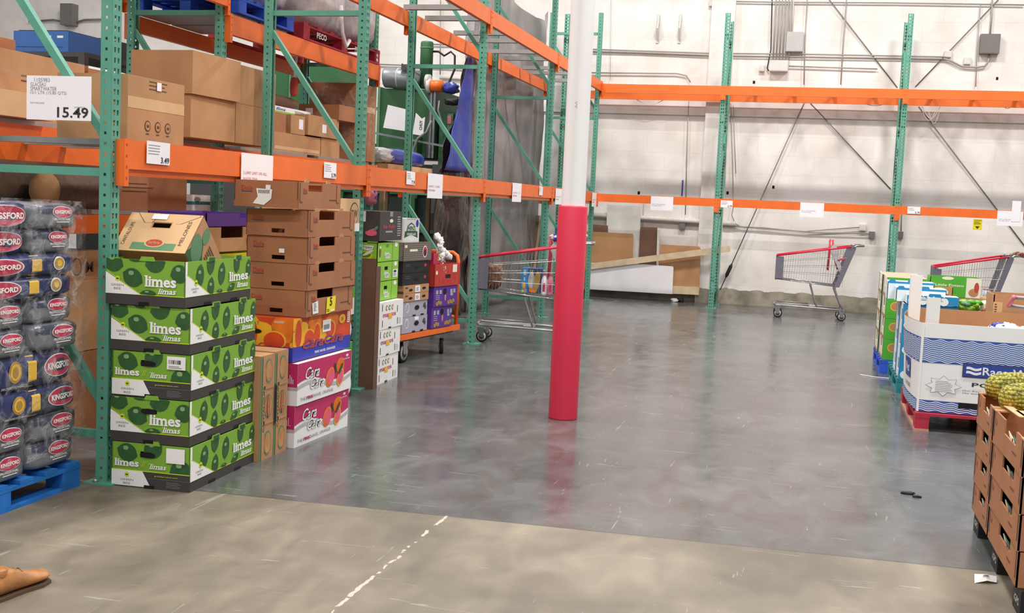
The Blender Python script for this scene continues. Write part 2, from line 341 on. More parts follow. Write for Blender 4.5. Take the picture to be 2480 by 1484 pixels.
# ------------------------------------------------------------------ pallet racking
def holed_strip(mb, O, U, w_, H, kind, rows):
    O, U = V(O), V(U); p = .0508; Z = V((0, 0, 1))
    cols = [(0, w_ / 2), (w_ / 2, w_)] if kind == 2 else [(0, w_)]
    for i in range(rows):
        z0 = p * i; z1 = z0 + p; zc = (z0 + z1) / 2
        for j, (a, b) in enumerate(cols):
            c = (a + b) / 2 + (.004 if j == 0 and kind == 2 else -.004 if kind == 2 else 0)
            h = [(-.0085, -.004), (-.004, -.015), (.004, -.015), (.0085, -.004)] if kind == 2 else [(-.0065, -.0065), (.0065, -.0065)]
            if kind == 2: hp = [(c - .005, zc - .013), (c + .005, zc - .013), (c + .009, zc + .013), (c - .009, zc + .013)]
            else: hp = [(c - .007, zc - .007), (c + .007, zc - .007), (c + .007, zc + .007), (c - .007, zc + .007)]
            op = [(a, z0), (b, z0), (b, z1), (a, z1)]
            vv = [O + U * x + Z * y for x, y in op + hp]
            mb.add(vv, [(k, (k + 1) % 4, 4 + (k + 1) % 4, 4 + k) for k in range(4)], 'green')
def post_mb(s):                        # s=+1 front post, -1 rear post
    mb = MB(); W_, B = .076, .062; rows = 89; x0 = 0 if s > 0 else -DF; d = -s
    holed_strip(mb, (x0, 0, 0), (0, 1, 0), W_, HF, 2, rows)
    holed_strip(mb, (x0, 0, 0), (d, 0, 0), B, HF, 1, rows)
    holed_strip(mb, (x0, W_, 0), (d, 0, 0), B, HF, 1, rows)
    H = rows * .0508
    for y0, y1 in ((0, .02), (W_ - .02, W_)): mb.add([(x0 + d * B, y0, 0), (x0 + d * B, y1, 0), (x0 + d * B, y1, H), (x0 + d * B, y0, H)], [(0, 1, 2, 3)], 'green')
    return mb
def plate_mb(s):
    x0 = 0 if s > 0 else -DF
    mb = MB().box(x0 - .10 if s > 0 else x0 - .06, x0 + .06 if s > 0 else x0 + .10, -.05, .12, 0, .009, 'green')
    for dy in (-.027, .1): mb.disc((x0 - s * .045, dy, .016), (0, 0, 1), .014, .016, 'galv', 8)
    return mb
def make_frame(name, label, group):
    r = tag(empty(name), label, 'rack frame', group)
    for s in (1, -1):
        p = post_mb(s).build('post', r); md = p.modifiers.new('gauge', 'SOLIDIFY'); md.thickness = .0025; md.offset = 0
        plate_mb(s).build('foot_plate', p)
    for z in (.24, 1.56, 2.88, 4.2): MB().box(-DF + .05, -.05, .02, .056, z - .02, z + .02, 'green').build('horizontal_brace', r)
    for a, b in ((1.42, .40), (2.74, 1.73), (4.06, 3.03)): MB().bar((-DF + .05, .038, a), (-.05, .038, b), .038, .038, 'green', (0, 1, 0)).build('diagonal_brace', r)
    return r
G1 = 'green upright frames of the aisle rack'
fr0 = make_frame('upright_frame', 'nearest green upright frame of the aisle rack, between the charcoal bags and the lime cartons', G1)
place(fr0, (XF, YR[0], 0))
for i, lab in ((1, 'second green upright frame of the aisle rack, beyond the stack of brown fruit trays'), (2, 'third green upright frame of the aisle rack, beyond the loaded orange cart'),
               (3, 'fourth green upright frame of the aisle rack, behind the loaded shopping cart and red column'), (4, 'corner green upright frame where the aisle rack meets the wall rack')):
    place(dup(fr0), (XF, YR[i], 0), None, lab, G1)
G2 = 'green upright frames of the rack behind the aisle rack'
for i, lab in ((1, 'green upright frame behind the big plain cartons, in the rear rack'), (2, 'end frame of the rear rack, beside the green machine and past the wrapped carton')):
    place(dup(fr0), (-4.55, YR[i], 0), None, lab, G2)
G3 = 'green upright frames of the rack along the back wall'
XB = [-3.98, -1.452, 1.203, 3.86]
for i, (x, lab) in enumerate(zip(XB, ('wall rack frame standing just behind the corner, half hidden by the white column', 'wall rack frame in front of the pilaster, left of the empty shopping cart',
        'wall rack frame behind the potato cartons', 'wall rack frame at the far end of the wall rack'))):
    place(dup(fr0), (x, 18.166 if i else 18.3, 0), R(-90), lab, G3)

def beam_mb(L, h=.145, lip=.035, t=.045):
    mb = MB().box(0, t, 0, L, -h, 0, 'orange')
    if lip: mb.box(0, t * .55, .04, L - .04, -h - lip, -h, 'orange')
    return mb
def make_beam(name, label, group, loc, L, rz=0, h=.145, lip=.035, plate=.23, t=.045, rear=False):
    b = beam_mb(L, h, lip, t).build(name, None, loc, rz); tag(b, label, 'rack beam', group)
    for e in (0, 1):
        y0, y1 = (-.0, .04) if e == 0 else (L - .04, L)
        k = MB().box(t, t + .004, y0 + .001, y1 - .001, -plate, .004, 'orange')
        for q in range(4):
            zz = -.02 - q * .055; yc = (y0 + y1) / 2
            k.box(t + .004, t + .006, yc - .004, yc + .004, zz - .012, zz, 'dred')
        k.box(.0, t, y0 if e == 0 else y1 - .006, y0 + .006 if e == 0 else y1, -plate, -h, 'orange')
        k.build('connector_plate', b)
    return b
pl = ('nearest', 'second', 'third', 'fourth')
G = 'lower orange beams on the aisle side'
for i in range(4):
    make_beam('rack_beam', 'lower orange aisle-side beam of the %s bay, %s' % (pl[i], ('above the lime cartons', 'above the white mango cartons', 'above the loaded shopping cart', 'ending at the corner frame')[i]), G, (XF + .002, YR[i] + .039, 1.727), 3.274)
G = 'lower orange beams at the back of the aisle rack'
for i in range(4):
    make_beam('rack_beam', 'lower orange rear beam of the %s bay of the aisle rack' % pl[i], G, (XF - DF - .002, YR[i + 1] + .037, 1.705), 3.274, R(180), h=.095, lip=0, plate=.2)
G = 'upper orange beams on the aisle side'
for i in (1, 2, 3):
    make_beam('rack_beam', 'upper orange aisle-side beam of the %s bay' % pl[i], G, (XF + .002, YR[i] + .039, 3.462), 3.274, h=.155, lip=0, plate=.24)
G = 'upper orange beams at the back of the aisle rack'
for i in (1, 2, 3):
    make_beam('rack_beam', 'upper orange rear beam of the %s bay, holding the grey crossbars' % pl[i], G, (XF - DF - .002, YR[i + 1] + .037, 3.44), 3.274, R(180), h=.155, lip=0, plate=.24)
G = 'galvanised crossbars across the upper beams'
for i in (1, 2, 3):
    for k, o_ in enumerate((.42, 1.45, 2.05, 3.02)):
        mb = MB().box(XF - DF + .03, XF - .0, 0, .06, 0, .02, 'galv').box(XF - DF + .03, XF, 0, .004, -.03, 0, 'galv').box(XF - DF + .03, XF, .056, .06, -.03, 0, 'galv')
        tag(mb.build('crossbar', None, (0, YR[i] + o_, 3.445)), 'grey crossbar over the %s bay, %s from its near frame' % (pl[i], ('first', 'second', 'third', 'fourth')[k]), 'crossbar', G)
tag(MB().box(XF - DF, XF - .02, 0, .07, 0, .03, 'galv').build('crossbar', None, (0, 5.2, 1.70)), 'grey crossbar lying across the lower beams just behind the water price card', 'crossbar')
G = 'orange beams of the wall rack'
for i in range(3):
    L = XB[i + 1] - XB[i]
    for z, h, nm, lp in ((1.706, .125, 'lower', 0), (3.42, .135, 'upper', 0)):
        x = XB[i] + .038
        if i == 0: x = -3.30; L = XB[1] - x + .038
        make_beam('rack_beam', '%s orange front beam of the wall rack, %s bay' % (nm, ('corner', 'middle, beside the empty cart,', 'right hand')[i]), G, (x, 18.166 - .002, z), L, R(-90), h=h, lip=lp, plate=.21)
    L = XB[i + 1] - XB[i]
    make_beam('rack_beam', 'upper orange rear beam of the wall rack near the wall, %s bay' % ('corner', 'middle', 'right hand')[i], G, (XB[i] + .038 + L, 18.166 + DF + .002, 3.40), L, R(90), h=.13, lip=0, plate=.2)
    if i:
        for k in range(4):
            tag(MB().box(0, .06, .0, DF - .01, 0, .02, 'galv').build('crossbar', None, (XB[i] + .45 + k * .6, 18.17, 3.405)), 'crossbar of the wall rack, %s bay, %s one' % (('', 'middle', 'right hand')[i], ('first', 'second', 'third', 'fourth')[k]), 'crossbar', 'crossbars of the wall rack')
G = 'orange beams of the rear rack'
for X_, nm, s in ((-4.55, 'front', 1), (-4.55 - DF, 'back', -1)):
    for i, z, ds in ((1, 2.875, 'under the blue and red pallets'), (1, 1.83, 'under the brown cartons'), (0, 1.83, 'under the cartons behind the water price card'), (0, 3.08, 'just at the top edge of the picture'), (0, 1.30, 'low behind the charcoal bags')):
        y = YR[i] + .039
        if s > 0: make_beam('rack_beam', '%s orange beam of the rear rack %s' % (nm, ds), G, (X_ + .002, y, z), 3.274, 0, h=.155 if z > 2 else .12, lip=0, plate=.22)
        else: make_beam('rack_beam', '%s orange beam of the rear rack %s' % (nm, ds), G, (X_ - .002, y + 3.274, z), 3.274, R(180), h=.13, lip=0, plate=.2)
for k, (y, z) in enumerate(((5.6, 1.83), (6.93, 1.83), (5.6, 1.30), (6.93, 1.30), (8.45, 2.875), (9.0, 2.875), (8.7, 1.83), (10.25, 1.83))):   # decking
    tag(MB().box(-4.55 - DF, -4.56, 0, 1.3 if z < 2 else .5, .003, .03, 'galv').build('shelf_deck', None, (0, y, z)), 'grey steel deck panel of the rear rack, %s' % ('near upper', 'far upper', 'near lower', 'far lower', 'under the blue pallet', 'beside the blue pallet', 'under the plain cartons', 'under the brown cartons')[k], 'shelf deck', 'shelf decks of the rear rack')

# ------------------------------------------------------------------ column
cl = MB().lathe([(.083, 0), (.083, 7.5)], 'wpaint', 40).build('column', None, (-1.603, 7.93, 0)); tag(cl, 'round white pipe column with a red sleeve around its foot', 'column')
MB().lathe([(.0835, 0), (.1, 0), (.1025, .01), (.1025, 1.487), (.1, 1.495), (.0835, 1.497)], 'red', 40).build('sleeve', cl)
mb = MB(); 
for k, (a, z) in enumerate(((-88, 2.20), (-88, 2.17), (-86, 2.185))): mb.box(-.001, .0, -.01, .01, 0, .003, 'inkg', Matrix.Translation((.084 * math.cos(R(a)), .084 * math.sin(R(a)), z)) @ Matrix.Rotation(R(a), 4, 'Z') @ Matrix.Rotation(R(30 - k * 60), 4, 'X'))
mb.build('pencil_mark', cl)

# ------------------------------------------------------------------ cartons
def tray(mb, w_, d, h, mat, inner='card', t=.007, holes={}, bottom=True, top=False):
    """open carton: near aisle bottom corner at the origin, width along -x, depth along +y"""
    mb.wall((-w_, 0, 0), (1, 0, 0), (0, 0, 1), w_, h, t, mat, holes.get('F', ()))
    mb.wall((0, 0, 0), (0, 1, 0), (0, 0, 1), d, h, t, mat, holes.get('S', ()))
    mb.wall((0, d, 0), (-1, 0, 0), (0, 0, 1), w_, h, t, mat, holes.get('B', ()))
    mb.wall((-w_, d, 0), (0, -1, 0), (0, 0, 1), d, h, t, mat, holes.get('L', ()))
    if bottom: mb.box(-w_ + t, -t, t, d - t, 0, t, inner)
    if top: mb.box(-w_ + t, -t, t, d - t, h - t, h, mat)
    return mb
def plain(name, x1, w_, y0, d, z, h, mat='card', label='', cat='carton', group=None, rz=0, deco=None, seam=True):
    mb = MB().box(-w_, 0, 0, d, 0, h, mat)
    if seam:
        mb.box(-w_ / 2 - .002, -w_ / 2 + .002, .0, d, h, h + .001, 'inkb')
    if deco: deco(mb)
    o = mb.build(name, None, (x1, y0, z), rz)
    return tag(o, label, cat, group)
def hex_(P, u, v, r, mat, L=2): P.poly([(u + r * math.cos(R(60 * k + 30)), v + r * math.sin(R(60 * k + 30))) for k in range(6)], mat, L)
def lime(P, u, v, a, b, t, box_):
    ca, sa = math.cos(t), math.sin(t); ps = []
    for k in range(20):
        th = 6.2832 * k / 20; x = a * math.cos(th) * (1.12 if k in (0, 10) else 1); y = b * math.sin(th); ps.append((u + x * ca - y * sa, v + x * sa + y * ca))
    P.poly(P.clip(ps, *box_), 'limedk', 2)
    hu, hv = u - a * .15, v + b * .5
    P.poly(P.clip([(hu + a * .28 * math.cos(6.28 * k / 8) * (1 + .2 * (k % 2)), hv + b * .25 * math.sin(6.28 * k / 8)) for k in range(8)], *box_), 'limehi', 3)
def lime_face(P, W, H, kind):
    bd = .052; box_ = (0.002, bd, W - .002, H)
    if kind == 'long': box_ = (.002, bd, W - .002, H)
    if kind == 'b':     # plainer printing with the name on one line
        box_ = (.002, .088, W - .002, H)
        for u, v, a, b, t in ((.085, .175, .052, .045, -.3), (.225, .2, .05, .045, .5), (.375, .105, .055, .05, .3)): lime(P, u, v, a, b, t, box_)
        P.text('limes', .02, .105, .15, .142, 'white', 4, .028); P.text('// ', .165, .106, .19, .138, 'limeyl', 4, 0, .3); P.text('limas', .21, .102, .3, .128, 'white', 4, .015, .25)
        P.rect(0, .084, W, .088, 'limeyl', 2); P.rect(0, 0, W, .084, 'limeblk', 1); P.poly([(0, .006), (.215, .006), (.17, .084), (0, .084)], 'white', 2)
        hex_(P, .085, .063, .014, 'limeyl', 3); P.rect(.079, .06, .091, .066, 'leaf', 4); P.text('GREEN', .05, .032, .12, .042, 'grey', 3, 0); P.text('BEE', .066, .014, .104, .024, 'grey', 3, 0)
        P.text('greenbproduce.com', .235, .062, .36, .071, 'limeyl', 3, 0); P.rect(.2, .052, W, .053, 'grey', 3)
        P.lines(.3, .012, .38, .045, 5, 'grey', 3, .25)
        return
    P.rect(0, 0, W, bd, 'limeblk', 1); P.rect(0, bd - .001, W, bd + .003, 'limeyl', 2)
    if kind == 'a':
        for u, v, a, b, t in ((.04, .205, .05, .045, -.3), (.145, .135, .052, .045, -.4), (.265, .21, .05, .045, .2), (.23, .06, .04, .018, 0), (.395, .165, .045, .045, .2), (.16, .225, .035, .012, 0)): lime(P, u, v, a, b, t, box_)
        P.text('limes', .215, .095, .38, .15, 'white', 4, .03); P.text('limas', .285, .062, .38, .09, 'white', 4, .02, .25)
        P.poly([(.002, .164), (.0, .168), (.195, bd), (.188, bd)], 'limeyl', 3); P.poly([(0, bd), (.188, bd), (0, .16)], 'white', 3)
        hex_(P, .065, .127, .014, 'limeyl', 4); P.rect(.058, .124, .072, .13, 'leaf', 5); P.text('GREEN', .03, .09, .098, .1, 'grey', 4, 0); P.text('BEE', .045, .073, .083, .083, 'grey', 4, 0)
    else:
        P.rect(0, bd, .02, H, 'white', 1)
        for u, v, a, b, t in ((.15, .15, .055, .04, 1.4), (.265, .205, .05, .04, 1.5), (.39, .15, .055, .038, 1.4), (.27, .085, .05, .035, 1.4), (.565, .2, .05, .035, 1.5), (.71, .165, .045, .03, 1.5), (.5, .068, .045, .022, .4), (.37, .06, .03, .012, 0)): lime(P, u, v, a, b, t, (.02, bd, W - .002, H))
        P.text('limes', .475, .105, .7, .155, 'white', 4, .03); P.text('limas', .565, .068, .7, .097, 'white', 4, .02, .25)
        P.poly([(.02, .16), (.26, bd), (.25, bd - .001), (.0, .166)], 'limeyl', 3); P.poly([(0, bd), (.25, bd), (.02, .155), (0, .155)], 'white', 3)
        hex_(P, .105, .118, .017, 'limeyl', 4); P.rect(.095, .115, .113, .121, 'leaf', 5); P.text('GREEN', .055, .085, .13, .094, 'grey', 4, 0); P.text('BEE', .075, .07, .115, .079, 'grey', 4, 0)
def lime_carton(kind, x, y, z, label, top=False, rz=0):
    W, D, H = .425, .74, .225
    mb = MB(); hl = [(.155, .155, .24, .185)] if kind == 'b' else []
    if not top and kind == 'a2': hl = [(.165, .15, .25, .172)]
    k = 'b' if kind == 'b' else 'a'
    tray(mb, W, D, H, 'lime', 'card', .006, {'F': hl + [(.18, 0, .235, .02)], 'S': [(.2, 0, .27, .018), (.5, 0, .57, .018)]})
    if not top: mb.box(-W + .012, -.012, .012, D - .012, H - .03, H - .02, 'black')
    mb.box(-W, 0, 0, .0005, 0, H, 'lime') if 0 else None
    # print (openings are left free by drawing the black band in pieces)
    lime_face(FR(mb, W), W, H, k); lime_face(SD(mb), D, H, 'long')
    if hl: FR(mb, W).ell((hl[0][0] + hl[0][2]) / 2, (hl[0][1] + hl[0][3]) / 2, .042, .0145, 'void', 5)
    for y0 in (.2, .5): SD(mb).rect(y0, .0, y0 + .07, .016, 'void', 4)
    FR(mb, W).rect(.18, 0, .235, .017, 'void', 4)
    if top: mb.box(-W, 0, 0, D, H - .003, H, 'limetop') if 0 else None
    o = mb.build('lime_carton', None, (x, y, z), rz); tag(o, label, 'carton', 'green lime cartons in one stack')
    MB().prism([(0, 0), (.085, 0), (.075, .022), (.012, .022)], (-W + .18, -.005, H - .006), (1, 0, 0), (0, 0, 1), .004, 'lime').build('lock_tab', o)
    for v in (.22, .53):
        mb = MB().prism([(0, 0), (.1, 0), (.085, .024), (.012, .024)], (.005, v, H - .006), (0, 1, 0), (0, 0, 1), .004, 'lime'); Pn(mb, (.005, v, H - .006), (0, 1, 0), (0, 0, 1)).rect(.02, 0, .08, .02, 'limedk'); mb.build('lock_tab', o)
    if kind == 'b':
        mb = MB(); Q = FR(mb, W, -.0068); Q.rect(.3, .15 if z > .3 else .14, .4, .215, 'white', 1)
        if z > .3: [Q.rect(.31 + i * .0075, .178, .31 + i * .0075 + random.uniform(.002, .006), .198, 'ink', 2) for i in range(9)]; Q.lines(.31, .155, .39, .17, 2, 'inkg', 2)
        t = mb.build('sticker', o); t['label'] = 'white barcode sticker' if z > .3 else 'blank white sticker'
    return o
for i, (k, x, dy, lab, rz) in enumerate((('b', -2.885, 0, 'lowest green lime carton, standing on the floor with a blank white sticker', 0), ('a2', -2.893, .0, 'second green lime carton from the floor', .3),
        ('b', -2.893, .005, 'middle green lime carton of the stack, with a white barcode sticker', 0), ('a', -2.90, .0, 'fourth green lime carton from the floor, under the open one', -.4), ('a', -2.925, -.01, 'topmost green lime carton, holding the tilted brown melon carton', 0))):
    lime_carton(k, x, 5.058 + dy, .229 * i, lab, i == 4, R(2.4 + rz))

# melon carton lying tilted in the topmost lime carton
def melon(P, u, v, r, mat='mgreenl', L=1): P.ell(u, v, r, r, mat, L, 16)
mb = MB(); W, D, H = .40, .36, .27
tray(mb, W, D, H, 'card', 'card2', .006, {'F': [(.15, .17, .25, .205)]}, top=True)
P = FR(mb, W)
P.poly([(0, 0), (W, 0), (W, H), (0, H)], 'cardl', 1) if 0 else None
for q in ([(0, 0), (W, 0), (W, .165), (0, .165)], [(0, .165), (.145, .165), (.145, .21), (0, .21)], [(.255, .165), (W, .165), (W, .21), (.255, .21)], [(0, .21), (W, .21), (W, H), (0, H)]): P.poly(q, 'cardl', .6)
P.rect(.09, .012, .33, .06, 'mgreenl', 1.4); P.ell(.21, .06, .055, .032, 'cardl', 2); P.ell(.21, .06, .045, .024, 'dred', 2.6); P.text('Del Monte', .18, .052, .24, .07, 'cardl', 3.4, .0)
P.text('CANTALOUPE', .03, .04, .05, .2, 'inkb', 2, 0, 0, True); P.text('MELONES', .34, .05, .36, .22, 'inkb', 2, 0, 0, True)
for a in ([(.04, H), (.1, .2), (.14, .2), (.165, H)], [(.27, .2), (.3, .2), (W - .01, H - .01), (W - .02, H)]): P.poly([(u, v) for u, v in a], 'cardl', 1.5); [P.poly([a[i], a[i + 1], (a[i + 1][0] + .003, a[i + 1][1]), (a[i][0] + .003, a[i][1])], 'inkb', 2) for i in range(3)]
P = SD(mb)
P.poly([(0, .02), (.05, .12), (.09, .2), (.14, .12), (.22, .06), (.25, 0), (0, 0)], 'mgreen', 1); P.ell(.1, .22, .035, .05, 'mgreenl', 1.5); P.ell(.07, .1, .06, .08, 'mgreenl', 1.2, 18, .5)
P.lines(.16, .12, .33, .22, 5, 'inkb', 2, .4)
o = mb.build('melon_carton', None, (-3.0, 5.17, 1.175), 0, (R(-46), 0, R(3)))
tag(o, 'open brown melon carton lying tilted in the topmost lime carton', 'carton')
mb = MB(); FR(mb, W, -.004).rect(.13, .225, .215, .262, 'paper', 1); mb.build('sticker', o)

# melon cartons standing on end
for k, (y, lab) in enumerate(((5.80, 'brown melon carton standing on end against the lime cartons'), (5.975, 'brown melon carton standing on end beside the pink orange cartons'))):
    mb = MB(); d = .172; mb.box(-.42, 0, 0, d, 0, .592 + .006 * k, 'card'); P = SD(mb)
    P.rect(0, 0, .02, .59, 'mgreenl', 1)
    for v in (.09, .3, .5): P.ell(.1, v, .05, .07, 'mgreenl', 1); P.ell(.1, v, .042, .06, 'potato', 2)
    for v in (.2, .4): P.rect(.04, v, .16, v + .02, 'card', 3)
    P.rect(.022, 0, .055, .59, 'card', 3)
    P.text('CANTALOUPE', .03, .16, .05, .42, 'limeyl' if 0 else 'mgreen', 4, .02, 0, True); P.ell(.1, .3, .022, .065, 'dred', 4); P.ell(.1, .3, .018, .06, 'card', 5); P.text('Del Monte', .09, .25, .11, .35, 'dred', 6, 0, 0, True)
    e_ = .165 if k == 0 else 0
    P.poly([(e_ - .0, .18), (e_ + .006, .18), (e_ + .006, .42), (e_, .42)] if k == 0 else [(0, .18), (.02, .2), (.02, .4), (0, .42)], 'void', 6)
    FR(mb, .42).rect(.3, .02, .4, .58, 'card', 1)
    tag(mb.build('melon_carton', None, (-2.885, y, 0)), lab, 'carton', 'melon cartons standing on end')

# pink orange cartons
for k, (x, z) in enumerate(((-2.862, 0), (-2.85, .252))):
    W, D, H = .3, .77, .25; mb = MB().box(-W, 0, 0, D, 0, H, 'white'); P = SD(mb)
    def wave(P, W, y0, amp, n=16): return [(W * i / n, y0 + amp * math.sin(i / n * 6.0 + .4)) for i in range(n + 1)]
    top = [(D, H), (0, H)]; P.poly(wave(P, D, .12, .028) + top, 'magenta', 1)
    wv = wave(P, D, .105, .028); P.poly(wv + [(a, b - .022) for a, b in wv[::-1]], 'lgrey', 1.5)
    P.text('Cara', .1, .145, .29, .215, 'black', 2.2, .045, .4); P.text('Cara', .1, .145, .29, .215, 'white', 3, .01, .4)
    P.text('Cara', .17, .075, .36, .145, 'black', 2.2, .045, .4); P.text('Cara', .17, .075, .36, .145, 'white', 3, .01, .4)
    P.ell(.6, .17, .06, .05, 'oj', 2); P.ell(.45, .115, .07, .055, 'oj', 2.4, 18, .7); P.ell(.455, .115, .055, .045, 'pink', 3, 18, .7); P.ell(.6, .095, .06, .045, 'ojy', 3.4, 18, .9); P.ell(.6, .097, .05, .036, 'pink', 4, 18, .9)
    P.ell(.52, .165, .035, .012, 'leaf', 5, 12, 1.8); P.ell(.6, .15, .045, .013, 'leaf', 5, 12, .8)
    P.text('THE PINK NAVEL ORANGE', .04, .022, .5, .042, 'grey', 2, 0); P.text('PINK', .12, .022, .22, .042, 'magenta', 2.6, .02)
    P.ell(.7, .225, .02, .008, 'white', 2); P.text('Sunkist', .63, .2, .74, .212, 'white', 2, 0)
    P = FR(mb, W); P.rect(0, .11, W, H, 'magenta', 1); P.rect(0, .09, W, .11, 'lgrey', 1); [P.rect(.2 + .01 * i, .13, .204 + .01 * i, .13 + .09 * random.random(), 'white', 2) for i in range(8)]
    tag(mb.build('orange_carton', None, (x, 6.205, z), R(-1.5)), ('lower pink and white orange carton, on the floor', 'upper pink and white orange carton, under the blue and orange fruit carton')[k], 'carton', 'pink and white orange cartons')

# blue and orange navel orange carton
W, D, H = .34, .84, .255; mb = MB(); mb.box(-W, 0, 0, D, 0, H, 'ojr')
def navel(P, W, hole):
    P.rect(0, 0, W, .085, 'royal', 1.4)
    for u, v, a, b, mt in ((.12, .13, .13, .1, 'ojy'), (.3, .2, .1, .09, 'oj'), (.42, .1, .1, .07, 'ojy'), (.05, .22, .07, .05, 'ojy'), (.55, .2, .1, .05, 'oj')):
        ps = [(u + a * math.cos(6.28 * k / 16), v + b * math.sin(6.28 * k / 16)) for k in range(16)]; P.poly(P.clip(ps, 0, .085, W, H), mt, 1)
    for u, v, a, b, t in ((.07, .16, .05, .1, 0), (.22, .12, .08, .06, .3), (.33, .14, .05, .07, -.3), (.52, .15, .08, .06, .2)):
        if u + a < W: P.poly(P.clip([(u + a * math.cos(6.28 * k / 16), v + b * math.sin(6.28 * k / 16)) for k in range(16)], 0, .085, W, H), 'ojy', 1.6); P.poly(P.clip([(u + a * .85 * math.cos(6.28 * k / 16), v + b * .85 * math.sin(6.28 * k / 16)) for k in range(16)], 0, .085, W, H), 'ojr', 2)
navel(FR(mb, W), W, 0); navel(SD(mb), D, 0)
P = FR(mb, W); P.ell(.1, .17, .04, .014, 'void', 4); P.lines(.22, .225, .3, .24, 2, 'cream', 3); P.text('Cara Cara', .0, .075, .22, .105, 'ojr', 3, .03, .3)
P = SD(mb)
for a, b in ((.13, .42), (.43, .72)): P.text('Cara', a, .06, b, .12, 'royal', 3, .06, .35); P.text('Cara', a, .06, b, .12, 'dred', 4, .02, .35)
P.text('PINK NAVEL ORANGES', .3, .02, .6, .036, 'white', 3, .02); P.ell(.7, .2, .05, .03, 'ojy', 2.6); P.ell(.7, .2, .02, .012, 'gold', 3)
o = mb.build('orange_carton', None, (-2.885, 6.2, .51), R(-1)); tag(o, 'blue and orange navel orange carton between the pink cartons and the brown trays', 'carton')
mb = MB(); P = SD(mb, .004); P.rect(.4, .14, .52, .215, 'white', 1); [P.rect(.415 + i * .011, .155, .42 + i * .011, .185, 'ink', 2) for i in range(8)]; mb.build('sticker', o); mb = MB(); P = SD(mb, .004); P.rect(.77, .17, .81, .24, 'white', 1); P.lines(.775, .175, .8, .235, 5, 'inkb', 2); mb.build('sticker', o)

# brown pineapple and banana trays
def fruit_tray(name, x, y, z, label, rz=0, hole=True, extra=None, W=.40, D=.70, H=.155, group='brown fruit trays in one stack', logo=True):
    mb = MB()
    hs = {'S': [(.155, H - .052, .385, H)], 'F': [(.165, .02, .25, .045)] if hole else []}
    tray(mb, W, D, H, 'card2', 'card', .007, hs)
    P = FR(mb, W)
    if logo: P.text('Dole', .045, H - .06, .115, H - .032, 'dred', 1.5, .02); P.rect(.045, H - .068, .115, H - .064, 'dblue', 1.5)
    P.poly([(.0, .03), (.02, .045), (W - .01, .055), (W, .05), (W, 0), (0, 0)] if not hole else [(.255, .0), (W, 0), (W, .052), (.255, .055)], 'card2', 1)
    P = SD(mb)
    if logo: P.text('Dole', .075, H - .06, .135, H - .034, 'dred', 1.5, .02); P.rect(.075, H - .067, .135, H - .063, 'dblue', 1.5)
    for u in (.02, .62): P.rect(u, .04, u + .012, H - .004, 'cardd', 1.2); P.rect(u + .012, .034, u + .045, .042, 'cardd', 1.2)
    P.rect(.5, .052, .63, .058, 'inkb', 1.5)
    mb.box(-W + .01, -.008, .012, .06, H - .012, H - .004, 'card')
    mb.box(-W + .01, -.008, D - .06, D - .012, H - .012, H - .004, 'card')
    for v in (.1, .45): mb.prism([(0, 0), (.07, 0), (.058, .018), (.012, .018)], (-.001, v, H), (0, 1, 0), (0, 0, 1), .006, 'card')
    o = mb.build(name, None, (x, y, z), rz); tag(o, label, 'fruit tray', group)
    if extra: LAST[0] = o; q = MB(); extra(q, W, H); q.build('sticker', o)
    return o
LAST = [None]
def st1(q, W, H):
    P = FR(q, W, -.004); P.poly([(.12, .02), (.19, .012), (.235, .05), (.24, .105), (.14, .108), (.15, .06)], 'white', 1); [P.rect(.155 + i * .009, .08, .159 + i * .009, .1, 'ink', 2) for i in range(8)]; P.rect(.2, .1, .23, .13, 'white', 3)
def st2(q, W, H): FR(q, W, -.004).rect(.215, .06, .25, .085, 'white', 1)
def st3(q, W, H):
    P = SD(q, .004); P.poly([(.09, .012), (.17, .015), (.16, .09), (.08, .078)], 'white', 1); P.lines(.1, .03, .14, .08, 5, 'grey', 2)
    q.build('sticker', bpy.data.objects[-1] if 0 else LAST[0]); q.v.clear(); q.f.clear(); q.mi.clear(); q.sm.clear(); q.ms.clear()
    P.poly([(.28, .0), (.41, .01), (.42, .105), (.29, .1)], 'yel5', 1); P.text('5', .33, .045, .365, .1, 'ink', 2, .03); P.rect(.35, .012, .4, .022, 'white', 2); P.lines(.29, .01, .33, .03, 2, 'inkb', 2)
zt = (.768, .926, 1.084, 1.242, 1.41)
for i, (x, y, rz, ex, lab) in enumerate(((-2.855, 6.3, -1, st3, 'lowest brown fruit tray of the stack, with a yellow 5 sticker'), (-2.85, 6.3, -1.5, None, 'second brown fruit tray up, above the yellow stickered one'), (-2.85, 6.3, -1, st2, 'middle brown fruit tray, with a small white sticker'),
        (-2.85, 6.29, -.6, None, 'brown fruit tray just under the topmost tray of the stack'), (-2.885, 6.22, 2.5, st1, 'topmost brown fruit tray, with a crumpled white barcode label'))):
    fruit_tray('fruit_tray', x, y, zt[i], lab, R(rz), i < 4, ex)

